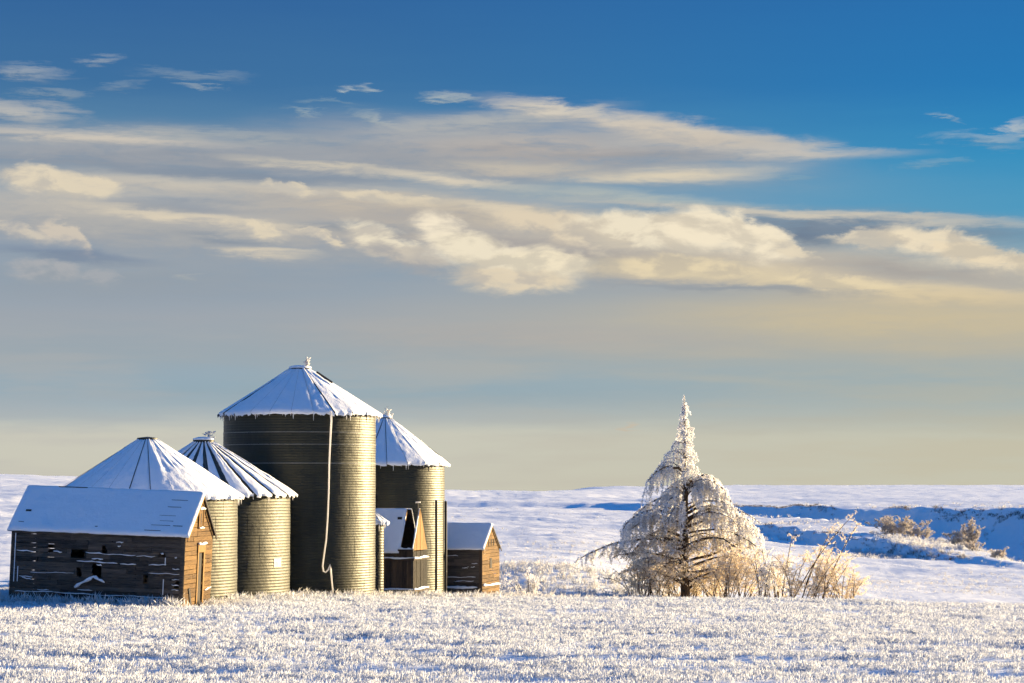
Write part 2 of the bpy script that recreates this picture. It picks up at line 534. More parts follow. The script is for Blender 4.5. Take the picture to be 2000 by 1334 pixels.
def mesh_np(name, V_, Fc, smooth_=False):
    """fast mesh from an (n,3) array and an (m,k) int array (k = 3 or 4)"""
    me = bpy.data.meshes.new(name)
    V_ = np.asarray(V_, dtype=np.float32)
    Fc = np.asarray(Fc, dtype=np.int32)
    k = Fc.shape[1]
    me.vertices.add(len(V_))
    me.vertices.foreach_set('co', V_.ravel())
    me.loops.add(Fc.size)
    me.loops.foreach_set('vertex_index', Fc.ravel())
    me.polygons.add(len(Fc))
    me.polygons.foreach_set('loop_start', np.arange(0, Fc.size, k, dtype=np.int32))
    me.polygons.foreach_set('loop_total', np.full(len(Fc), k, dtype=np.int32))
    if smooth_:
        me.polygons.foreach_set('use_smooth', np.ones(len(Fc), dtype=bool))
    me.update(calc_edges=True)
    return me


class MB:
    def __init__(self):
        self.v, self.f = [], []

    def quad_prism(self, pts, off):
        """a flat polygon pts extruded by the vector off"""
        n = len(pts)
        b0 = len(self.v)
        self.v += [tuple(p) for p in pts] + [tuple(Vector(p) + Vector(off)) for p in pts]
        self.f.append(tuple(b0 + i for i in range(n))[::-1])
        self.f.append(tuple(b0 + n + i for i in range(n)))
        for i in range(n):
            j = (i + 1) % n
            self.f.append((b0 + i, b0 + j, b0 + n + j, b0 + n + i))
        return self

    def box(self, x0, x1, y0, y1, z0, z1):
        return self.quad_prism([(x0, y0, z0), (x1, y0, z0), (x1, y1, z0), (x0, y1, z0)], (0, 0, z1 - z0))

    def tube(self, pts, rad, n=6, cap=True):
        pts = [Vector(p) for p in pts]
        if not isinstance(rad, (list, tuple)):
            rad = [rad] * len(pts)
        b0 = len(self.v)
        for i, p in enumerate(pts):
            d = (pts[min(i + 1, len(pts) - 1)] - pts[max(i - 1, 0)])
            if d.length < 1e-9: d = Vector((0, 0, 1))
            d.normalize()
            a = Vector((0, 1, 0)) if abs(d.y) < 0.8 else Vector((1, 0, 0))
            u = d.cross(a).normalized()
            w = d.cross(u).normalized()
            for k in range(n):
                an = 2 * math.pi * k / n
                self.v.append(tuple(p + (u * math.cos(an) + w * math.sin(an)) * rad[i]))
        for i in range(len(pts) - 1):
            for k in range(n):
                a, c_ = b0 + i * n + k, b0 + i * n + (k + 1) % n
                self.f.append((a, c_, c_ + n, a + n))
        if cap:
            self.f.append(tuple(b0 + k for k in range(n))[::-1])
            self.f.append(tuple(b0 + (len(pts) - 1) * n + k for k in range(n)))
        return self

    def lathe(self, prof, n=48, a0=0.0, a1=2 * math.pi):
        """prof: [(r, z)]"""
        full = abs(a1 - a0 - 2 * math.pi) < 1e-6
        cols = n if full else n + 1
        b0 = len(self.v)
        for r, z in prof:
            for k in range(cols):
                an = a0 + (a1 - a0) * k / n
                self.v.append((r * math.cos(an), r * math.sin(an), z))
        for i in range(len(prof) - 1):
            for k in range(n):
                k2 = (k + 1) % cols
                self.f.append((b0 + i * cols + k, b0 + i * cols + k2, b0 + (i + 1) * cols + k2, b0 + (i + 1) * cols + k))
        return self

    def mesh(self, name, smooth_=False):
        me = bpy.data.meshes.new(name)
        me.from_pydata(self.v, [], self.f)
        if smooth_:
            me.polygons.foreach_set('use_smooth', np.ones(len(me.polygons), dtype=bool))
        me.update()
        return me

    def build(self, name, mat, parent=None, smooth_=False):
        me = self.mesh(name, smooth_)
        me.materials.append(MATS[mat])
        return link(bpy.data.objects.new(name, me), parent)


def at(px, py, Y):
    """world point at depth Y whose bearing is that of photograph position (px, py)"""
    t_ = (667 - py) / F
    cy, sy = math.cos(PITCH), math.sin(PITCH)
    fwd = cy - t_ * sy
    up = sy + t_ * cy
    return Vector(((px - 1000) / F * Y / fwd, Y, EYE + up / fwd * Y))


# smooth value noise in numpy
def vnoise(x, y, seed=0):
    xi = np.floor(x).astype(np.int64); yi = np.floor(y).astype(np.int64)
    xf = x - xi; yf = y - yi
    xf = xf * xf * (3 - 2 * xf); yf = yf * yf * (3 - 2 * yf)

    def h(a, b_):
        n = (a * 374761393 + b_ * 668265263 + seed * 1442695041) & 0x7fffffff
        n = ((n ^ (n >> 13)) * 1274126177) & 0x7fffffff
        return ((n ^ (n >> 16)) & 0xffff) / 65535.0
    return (h(xi, yi) * (1 - xf) + h(xi + 1, yi) * xf) * (1 - yf) + (h(xi, yi + 1) * (1 - xf) + h(xi + 1, yi + 1) * xf) * yf - 0.5


def fbm(x, y, oct_=4, seed=0):
    s, a = 0, 1.0
    for i in range(oct_):
        s = s + a * vnoise(x * 2 ** i + 17.3 * i, y * 2 ** i - 9.1 * i, seed + i)
        a *= 0.5
    return s


# ------------------------------------------------------------------ ground: stubble field, hollow, coulee and prairie
# along each bearing: (distance, height below the eye) of field edge, crest, hollow, banks, coulee, rim, plain, skyline
BEAR = {
    -300: [(0, -1.7), (38, -4.0), (51, -4.15), (84, -4.02), (110, -4.5), (140, -5.0), (160, -5.0), (250, -5.0), (350, -4.2), (354, -3.4), (420, -2.8), (450, -2.9), (452, -2.9), (457, -1.9), (560, -1.3), (564, -0.8), (700, -0.2), (1500, 8.0), (9000, -20)],
    0:    [(0, -1.7), (38, -4.0), (51, -4.15), (84, -4.05), (110, -4.5), (140, -5.0), (160, -5.0), (250, -5.0), (350, -4.2), (354, -3.4), (420, -2.8), (450, -2.9), (452, -2.9), (457, -1.9), (560, -1.3), (564, -0.8), (700, -0.2), (1500, 7.8), (9000, -20)],
    370:  [(0, -1.7), (38, -4.0), (51, -4.15), (84, -4.22), (98, -4.42), (140, -5.6), (160, -5.6), (250, -5.3), (380, -4.6), (384, -4.2), (480, -3.6), (500, -3.6), (510, -3.6), (515, -2.8), (620, -2.0), (626, -1.0), (800, 0.0), (1400, 2.5), (9000, -40)],
    600:  [(0, -1.7), (38, -4.0), (51, -4.15), (84, -4.22), (104, -4.60), (140, -6.0), (160, -5.8), (250, -5.4), (380, -4.8), (384, -4.4), (500, -4.2), (520, -4.2), (540, -4.2), (546, -3.2), (680, -2.6), (686, -1.2), (800, -1.0), (1300, 0.0), (9000, -50)],
    900:  [(0, -1.7), (38, -4.0), (51, -4.15), (88, -4.28), (119, -5.37), (137, -6.2), (145, -4.95), (230, -5.5), (380, -5.3), (384, -5.1), (520, -5.0), (540, -5.1), (560, -5.1), (565, -3.75), (700, -3.4), (706, -1.9), (800, -2.0), (1200, -4), (9000, -60)],
    1100: [(0, -1.7), (38, -4.0), (51, -4.15), (92, -4.36), (121, -5.6), (138, -6.4), (146, -4.9), (230, -5.6), (385, -5.5), (389, -5.2), (520, -5.1), (540, -5.2), (558, -5.2), (563, -3.8), (710, -3.4), (716, -2.0), (820, -2.0), (1300, -3), (9000, -60)],
    1250: [(0, -1.7), (38, -4.0), (51, -4.15), (95, -4.42), (125, -6.1), (140, -6.6), (150, -5.9), (240, -6.2), (400, -5.9), (405, -5.4), (520, -5.4), (535, -5.6), (550, -5.6), (556, -4.1), (750, -3.6), (757, -2.9), (1000, -2.4), (2200, 0.2), (9000, -20)],
    1450: [(0, -1.7), (38, -4.0), (51, -4.15), (95, -4.47), (125, -6.4), (150, -7.0), (165, -6.9), (250, -6.6), (380, -7.2), (386, -5.8), (480, -5.9), (486, -6.7), (497, -6.7), (506, -4.1), (800, -4.2), (812, -3.8), (1300, -2.2), (2500, 1.0), (9000, -10)],
    1700: [(0, -1.7), (38, -4.0), (51, -4.2), (97, -4.66), (130, -6.9), (155, -7.4), (200, -7.7), (252, -7.7), (262, -7.7), (268, -6.2), (370, -5.5), (385, -10), (400, -10), (422, -4.2), (600, -4.3), (612, -3.9), (1300, -2.0), (2500, 1.1), (9000, -10)],
    1850: [(0, -1.7), (38, -4.0), (51, -4.2), (98, -4.76), (130, -6.9), (157, -7.6), (190, -7.9), (225, -7.9), (246, -7.9), (251, -7.1), (300, -7.0), (318, -11), (330, -11), (362, -3.5), (600, -4.3), (612, -3.9), (1300, -2.0), (2500, 1.1), (9000, -10)],
    2000: [(0, -1.7), (38, -4.0), (51, -4.2), (100, -4.88), (130, -7.0), (160, -7.9), (190, -8.1), (215, -8.1), (228, -8.1), (232, -7.9), (240, -8.1), (258, -13), (275, -14), (318, -3.0), (600, -4.3), (612, -3.9), (1300, -2.0), (2500, 1.1), (9000, -10)],
    2400: [(0, -1.7), (38, -4.0), (51, -4.2), (102, -5.0), (130, -7.0), (160, -8.0), (185, -8.2), (200, -8.2), (206, -8.2), (210, -8.1), (216, -8.3), (236, -13), (252, -14), (292, -2.7), (600, -4.3), (612, -3.9), (1300, -2.0), (2500, 1.1), (9000, -10)],
}
bk = sorted(BEAR)
bD = np.array([[p[0] for p in BEAR[k]] for k in bk], float)
bZ = np.array([[p[1] for p in BEAR[k]] for k in bk], float)
PXF = np.arange(-700, 2801, 10.0)
nf = bD.shape[1]
fD = np.stack([np.interp(PXF, bk, bD[:, i]) for i in range(nf)], 1)
fZ = np.stack([np.interp(PXF, bk, bZ[:, i]) for i in range(nf)], 1)
ker = np.exp(-0.5 * (np.arange(-12, 13) / 4.0) ** 2); ker /= ker.sum()
for A in (fD, fZ):
    for i in range(nf):
        A[:, i] = np.convolve(np.pad(A[:, i], 12, mode='edge'), ker, mode='valid')


def ground_base(x, y):
    """height of the land (no fine relief) at world x, y; arrays"""
    x = np.asarray(x, float); y = np.asarray(y, float)
    d = np.hypot(x, y)
    a = np.arctan2(x, y)
    px = np.clip(1000 + F * np.tan(np.clip(a, -1.3, 1.3)), -690, 2790)
    px = px + fbm(x * 0.02, y * 0.02, 3, 5) * 40 * np.clip((d - 120) / 200, 0, 1)
    k = np.clip((px - PXF[0]) / 10.0, 0, len(PXF) - 1.001)
    i0 = k.astype(int); f = k - i0
    dd = d * np.cos(np.clip(a, -0.32, 0.32))
    dd = dd + fbm(x * 0.03, y * 0.03, 3, 9) * 9 * np.clip((d - 130) / 150, 0, 1)
    shp = dd.shape
    dd = dd.ravel(); i0 = i0.ravel(); f = f.ravel()
    D = fD[i0] * (1 - f)[:, None] + fD[i0 + 1] * f[:, None]
    Z = fZ[i0] * (1 - f)[:, None] + fZ[i0 + 1] * f[:, None]
    j = np.clip((dd[:, None] >= D).sum(1) - 1, 0, nf - 2)
    ar = np.arange(len(dd))
    d0, d1, z0, z1 = D[ar, j], D[ar, j + 1], Z[ar, j], Z[ar, j + 1]
    tt = np.clip((dd - d0) / np.maximum(d1 - d0, 1e-6), 0, 1)
    return (z0 + (z1 - z0) * tt).reshape(shp) + EYE


def ground_z(x, y):
    x = np.asarray(x, float); y = np.asarray(y, float)
    d = np.hypot(x, y)
    z = ground_base(x, y)
    far = np.clip((d - 130) / 120, 0, 1)
    z = z + fbm(x * 0.35, y * 0.35, 3, 21) * 0.14 * np.clip((d - 30) / 20, 0, 1)
    z = z + fbm(x * 1.6, y * 2.2, 3, 3) * 0.06
    z = z + far * (fbm(x * 0.05, y * 0.11, 5, 31) * 0.75 + fbm(x * 0.22, y * 0.35, 3, 35) * 0.16 + fbm(x * 0.012, y * 0.03, 3, 41) * 1.2 * np.clip((d - 250) / 400, 0, 1))
    # wheel ruts across the stubble
    for yr, dep in ((54.8, 0.17), (59.0, 0.13), (66.0, 0.06)):
        yy = yr + x * 0.012 + np.sin(x * 0.25) * 0.12
        z = z - dep * np.exp(-((y - yy) / 0.6) ** 2) * (d < 110)
    return z


def gz(x, y):
    return float(ground_z(np.array([x]), np.array([y]))[0])


dl = np.concatenate([np.arange(0.5, 45, 2.5), np.arange(45, 130, 0.55), 130 * 1.0062 ** np.arange(0, 275), 712 * 1.02 ** np.arange(0, 132)])
al = np.concatenate([np.linspace(-180, -17, 60)[:-1], np.arange(-17, 17.001, 0.09), np.linspace(17, 180, 60)[1:-1]])
AA, DD = np.meshgrid(np.radians(al), dl)
gx, gy = DD * np.sin(AA), DD * np.cos(AA)
gzv = ground_z(gx, gy)
nr, nc = gx.shape
idx = np.arange(nr * nc).reshape(nr, nc)
nxt = np.roll(idx, -1, axis=1)
faces = np.stack([idx[:-1], idx[1:], nxt[1:], nxt[:-1]], -1).reshape(-1, 4)
faces = faces[:, ::-1]
gv = np.stack([gx, gy, gzv], -1).reshape(-1, 3)
gm = mesh_np('ground', gv, faces, True)
gm.materials.append(MATS['snow_ground'])
ground = link(bpy.data.objects.new('ground', gm))
tag(ground, 'snow covered prairie with a shaded coulee and a low skyline', None, kind='structure')


# ------------------------------------------------------------------ frosted stubble and weeds (uncountable)
def plume_mesh(name, n, h, spread, w, lean, mat, seed):
    r = np.random.default_rng(seed)
    vv, ff = [], []
    for i in range(n):
        bx, by = r.normal(0, spread, 2)
        hh = h * r.uniform(0.55, 1.15)
        lx, ly = r.normal(0, lean, 2) * hh
        ww = w * r.uniform(0.6, 1.3)
        a0 = r.uniform(0, 6.28)
        b0 = len(vv)
        vv.append((bx, by, -0.04))
        m1 = r.uniform(0.45, 0.7)
        for k in range(3):
            an = a0 + k * 2.094
            vv.append((bx + lx * m1 + ww * math.cos(an), by + ly * m1 + ww * math.sin(an), hh * m1))
        vv.append((bx + lx * 1.2, by + ly * 1.2, hh))
        for k in range(3):
            ff += [(b0, b0 + 1 + (k + 1) % 3, b0 + 1 + k), (b0 + 4, b0 + 1 + k, b0 + 1 + (k + 1) % 3)]
    me = mesh_np(name, np.array(vv), np.array(ff))
    me.materials.append(MATS[mat])
    return me


def scatter(name, protos, pts, scl, label):
    """one object that strews copies of the proto meshes over points"""
    pc = bpy.data.collections.new(name + '_kinds')
    for i, me in enumerate(protos):
        o = bpy.data.objects.new(name + '_kind', me)
        pc.objects.link(o)
    me = bpy.data.meshes.new(name)
    n = len(pts)
    me.vertices.add(n)
    me.vertices.foreach_set('co', np.asarray(pts, np.float32).ravel())
    at_ = me.attributes.new('scl', 'FLOAT', 'POINT'); at_.data.foreach_set('value', np.asarray(scl, np.float32))
    rot = np.zeros((n, 3), np.float32); rot[:, 2] = rng.uniform(0, 6.283, n); rot[:, 0] = rng.normal(0, 0.12, n); rot[:, 1] = rng.normal(0, 0.12, n)
    at_ = me.attributes.new('rot', 'FLOAT_VECTOR', 'POINT'); at_.data.foreach_set('vector', rot.ravel())
    at_ = me.attributes.new('pick', 'INT', 'POINT'); at_.data.foreach_set('value', rng.integers(0, len(protos), n).astype(np.int32))
    o = link(bpy.data.objects.new(name, me))
    ng = bpy.data.node_groups.new(name, 'GeometryNodeTree')
    ng.interface.new_socket('Geometry', in_out='INPUT', socket_type='NodeSocketGeometry')
    ng.interface.new_socket('Geometry', in_out='OUTPUT', socket_type='NodeSocketGeometry')
    gi = ng.nodes.new('NodeGroupInput'); go = ng.nodes.new('NodeGroupOutput')
    iop = ng.nodes.new('GeometryNodeInstanceOnPoints')
    ci = ng.nodes.new('GeometryNodeCollectionInfo')
    ci.inputs['Collection'].default_value = pc
    ci.inputs['Separate Children'].default_value = True
    ci.inputs['Reset Children'].default_value = True
    L = ng.links.new

    def attr(nm, ty):
        a = ng.nodes.new('GeometryNodeInputNamedAttribute')
        a.data_type = ty
        a.inputs['Name'].default_value = nm
        return a.outputs[0]
    L(gi.outputs[0], iop.inputs['Points'])
    L(ci.outputs[0], iop.inputs['Instance'])
    iop.inputs['Pick Instance'].default_value = True
    L(attr('pick', 'INT'), iop.inputs['Instance Index'])
    L(attr('rot', 'FLOAT_VECTOR'), iop.inputs['Rotation'])
    L(attr('scl', 'FLOAT'), iop.inputs['Scale'])
    L(iop.outputs[0], go.inputs[0])
    md = o.modifiers.new('strew', 'NODES')
    md.node_group = ng
    tag(o, label, None, kind='stuff')
    return o


SHED_KEEP = []                                   # (x, y, radius) kept free of stubble, filled in below


def free_of(pts, keep):
    ok = np.ones(len(pts), bool)
    for x, y, r in keep:
        ok &= np.hypot(pts[:, 0] - x, pts[:, 1] - y) > r
    return pts[ok]


BINS = {  # centre px, depth, wall radius px
    'a': (287, 92.0, 176), 'b': (397, 99.2, 169), 'c': (585, 105.0, 148), 'd': (752, 118.0, 116), 'e': (728, 107.6, 22)}
bin_xy = {}
for k, (px, Y, rp) in BINS.items():
    p = at(px, 950, Y)
    bin_xy[k] = (p.x, Y, rp / F * Y)
KEEP = [(x, y, r + 0.15) for x, y, r in bin_xy.values()]
KEEP += [(-14.4, 85.9, 2.2), (-16.2, 86.1, 2.2), (-12.7, 85.8, 1.9), (-5.0, 111.0, 1.7), (-1.9, 121.0, 1.9), (-3.4, 121.3, 1.8)]

# stubble in drill rows running across the view
rows = np.arange(45.5, 107, 0.23)
P_ = []
for yr in rows:
    half = 0.2118 * yr * 1.22 + 2.5
    n = int(2 * half / (0.125 if yr < 75 else 0.165))
    xx = rng.uniform(-half, half, n)
    yy = yr + xx * 0.012 + rng.normal(0, 0.055, n)
    P_.append(np.stack([xx, yy], 1))
P_ = np.concatenate(P_)
dens = fbm(P_[:, 0] * 0.5, P_[:, 1] * 0.9, 3, 77) + 0.5 * fbm(P_[:, 0] * 2.0, P_[:, 1] * 3.0, 2, 79)
rut = np.zeros(len(P_))
for yr in (54.8, 59.0, 66.0):
    yy = yr + P_[:, 0] * 0.012 + np.sin(P_[:, 0] * 0.25) * 0.12
    rut += np.exp(-((P_[:, 1] - yy) / 0.62) ** 4) * (1.0 if yr < 60 else 0.6)
okm = (rng.uniform(0, 1, len(P_)) < np.clip(0.74 + dens * 1.2, 0.05, 1.0)) & (rng.uniform(0, 1, len(P_)) > rut * 0.92)
P_ = P_[okm]
P_ = free_of(P_, KEEP)
Zp = ground_z(P_[:, 0], P_[:, 1])
sc_ = rng.uniform(0.6, 1.25, len(P_)) * (1.0 + 0.35 * fbm(P_[:, 0] * 0.3, P_[:, 1] * 0.5, 2, 55))
stub = [plume_mesh('stubble_clump', int(7 + i % 4), 0.132, 0.058, 0.0122, 0.32, 'frost_stubble', 100 + i) for i in range(8)]
scatter('stubble', stub, np.column_stack([P_, Zp]), sc_, 'frost covered grain stubble filling the snowy foreground field')

# taller frosted weeds round the buildings and in the hollow
W = []


def weed_patch(x0, x1, y0, y1, n, s0, s1, ang=0.0):
    q = np.column_stack([rng.uniform(x0, x1, n), rng.uniform(y0, y1, n), rng.uniform(s0, s1, n)])
    W.append(q)


def line_weeds(pa, pb, n, s0, s1, wid):
    t_ = rng.uniform(0, 1, n)
    q = np.column_stack([pa[0] + (pb[0] - pa[0]) * t_ + rng.normal(0, wid, n), pa[1] + (pb[1] - pa[1]) * t_ + rng.normal(0, wid, n), rng.uniform(s0, s1, n)])
    W.append(q)


line_weeds((-17.9, 84.2), (-11.3, 83.4), 230, 0.4, 1.15, 0.22)
line_weeds((-19.5, 84.6), (-17.9, 84.6), 40, 0.4, 0.9, 0.4)
line_weeds((-11.2, 85.0), (-10.2, 88.0), 60, 0.4, 0.8, 0.25)
line_weeds((-11.0, 89.5), (-8.0, 95.5), 150, 0.35, 0.95, 0.6)
line_weeds((-10.6, 100.9), (-5.6, 102.6), 170, 0.4, 1.05, 0.45)
line_weeds((-6.4, 106.5), (-3.0, 109.0), 100, 0.35, 0.9, 0.45)
line_weeds((-4.2, 113.0), (0.5, 118.0), 110, 0.4, 0.9, 0.5)
weed_patch(-9, 2, 97, 112, 160, 0.3, 0.7)
weed_patch(-4, 10, 134, 150, 1100, 0.4, 1.2)
weed_patch(-2, 8, 119, 136, 260, 0.4, 1.0)
weed_patch(12, 34, 124, 150, 420, 0.3, 0.8)
weed_patch(-27, -18, 86, 112, 220, 0.3, 0.7)
def polar_patch(px0, px1, d0, d1, n, s0, s1, thr=0.0):
    px = rng.uniform(px0, px1, n); d = rng.uniform(d0, d1, n)
    x, y = (px - 1000) / F * d, d
    k = fbm(x * 0.12, y * 0.06, 3, 91) > thr
    W.append(np.column_stack([x, y, rng.uniform(s0, s1, n)])[k])


polar_patch(1300, 2250, 148, 240, 2200, 0.25, 0.7, 0.12)
polar_patch(1350, 2200, 240, 420, 2600, 0.5, 1.3, 0.10)
polar_patch(1640, 1880, 255, 272, 500, 0.5, 1.3, -0.1)
polar_patch(1690, 1960, 262, 312, 700, 0.6, 1.6, -0.05)
polar_patch(1000, 2100, 150, 340, 15000, 0.10, 0.26, -0.25)
polar_patch(850, 1300, 150, 420, 1500, 0.3, 0.9, 0.18)
polar_patch(860, 2100, 340, 620, 9000, 0.15, 0.42, 0.02)
polar_patch(1340, 2150, 300, 520, 1500, 0.8, 1.8, 0.16)
W = np.concatenate(W)
W = np.column_stack([free_of(W, [(x, y, r - 0.12) for x, y, r in KEEP])])
Wz = ground_z(W[:, 0], W[:, 1])
weeds = [plume_mesh('weed_clump', 9, 0.42, 0.085, 0.022, 0.34, 'frost', 300 + i) for i in range(6)]
weeds += [plume_mesh('weed_clump', 12, 0.34, 0.11, 0.019, 0.5, 'frost_stubble', 320 + i) for i in range(3)]
scatter('frosted_grass', weeds, np.column_stack([W[:, :2], Wz]), W[:, 2], 'tall frosted grass and weeds round the farm buildings')


# dark scrub along the rim of the coulee and the banks
RS = []
for fi, lo, hi, n in ((13, 1400, 2350, 800), (9, 1480, 1880, 120)):
    px = rng.uniform(lo, hi, n)
    dr = np.interp(px, PXF, fD[:, fi]) + rng.normal(0, 1.6, n)
    x, y = (px - 1000) / F * dr, dr
    k = fbm(x * 0.06, y * 0.03, 3, 191) > -0.06
    RS.append(np.column_stack([x, y, rng.uniform(0.25, 0.8, n)])[k])
RS = np.concatenate(RS)
scrub = [plume_mesh('scrub_clump', 14, 0.62, 0.30, 0.030, 0.55, 'bark', 400 + i) for i in range(6)]
scatter('rim_scrub', scrub, np.column_stack([RS[:, :2], ground_z(RS[:, 0], RS[:, 1])]), RS[:, 2], 'dark low scrub along the top of the shaded coulee bank')


# ------------------------------------------------------------------ snow helpers
def snow_sheet(name, p00, p10, p01, p11, th, nu, nv, parent, seed, rough=0.03, mat='snow_roof', drip=0.03):
    """a slab of lying snow over the quad p00-p10 (lower edge) and p01-p11 (upper edge)"""
    p00, p10, p01, p11 = (np.array(p, float) for p in (p00, p10, p01, p11))
    u = np.linspace(0, 1, nu); v = np.linspace(0, 1, nv)
    UU, VV = np.meshgrid(u, v)
    base = (p00[None, None] * ((1 - UU) * (1 - VV))[..., None] + p10[None, None] * (UU * (1 - VV))[..., None]
            + p01[None, None] * ((1 - UU) * VV)[..., None] + p11[None, None] * (UU * VV)[..., None])
    nrm = np.cross(p10 - p00, p01 - p00); nrm /= np.linalg.norm(nrm)
    down = (p00 - p01) / np.linalg.norm(p00 - p01)
    Lu = np.linalg.norm(p10 - p00); Lv = np.linalg.norm(p01 - p00)
    edge = np.minimum(np.minimum(UU, 1 - UU) * Lu, np.minimum(VV, 1.0) * Lv)
    prof = np.clip(edge / 0.10, 0, 1) ** 0.5
    nz_ = fbm(UU * Lu * 1.3 + seed * 3.1, VV * Lv * 1.3 + seed, 4, seed)
    h = th * (0.45 + 0.55 * prof) + rough * nz_
    top = base + nrm[None, None] * np.maximum(h, 0.012)[..., None]
    jag = fbm(u * Lu * 3.5 + seed * 7.7, u * 0 + 0.5, 4, seed + 2)
    top[0] += down[None] * (drip * (0.6 + jag * 1.6))[:, None]
    bot = base - nrm[None, None] * 0.004
    bot[0] = top[0] - nrm[None] * (th * 0.5)
    n = nu * nv
    verts = np.concatenate([top.reshape(-1, 3), bot.reshape(-1, 3)])
    ii = np.arange(n).reshape(nv, nu)
    fc = [np.stack([ii[:-1, :-1], ii[:-1, 1:], ii[1:, 1:], ii[1:, :-1]], -1).reshape(-1, 4)]
    for e in (ii[0, :], ii[:, -1], ii[-1, ::-1], ii[::-1, 0]):
        fc.append(np.stack([e[:-1], e[:-1] + n, e[1:] + n, e[1:]], -1))
    jb = ii + n
    fc.append(np.stack([jb[:-1, :-1], jb[1:, :-1], jb[1:, 1:], jb[:-1, 1:]], -1).reshape(-1, 4))
    me = mesh_np(name, verts, np.concatenate(fc), True)
    me.materials.append(MATS[mat])
    return link(bpy.data.objects.new(name, me), parent)


def frost_lump(name, centre, size, n, parent, seed, mat='frost', up=0.6):
    """spiky rime: many slender crystals about a point"""
    r = np.random.default_rng(seed)
    vv, ff = [], []
    for i in range(n):
        d = r.normal(0, 1, 3); d[2] = abs(d[2]) * up + r.normal(0, 0.25)
        d /= np.linalg.norm(d)
        c0 = np.array(centre) + r.normal(0, 1, 3) * np.array(size) * 0.45
        ln = r.uniform(0.06, 0.20)
        s = np.cross(d, r.normal(0, 1, 3)); s /= np.linalg.norm(s)
        q = np.cross(d, s)
        w = ln * 0.28
        b0 = len(vv)
        vv += [c0 - d * ln * 0.3, c0 + s * w, c0 - s * w * 0.5 + q * w, c0 - s * w * 0.5 - q * w, c0 + d * ln]
        for k in range(3):
            ff += [(b0, b0 + 1 + (k + 1) % 3, b0 + 1 + k), (b0 + 4, b0 + 1 + k, b0 + 1 + (k + 1) % 3)]
    me = mesh_np(name, np.array(vv), np.array(ff))
    me.materials.append(MATS[mat])
    return link(bpy.data.objects.new(name, me), parent)


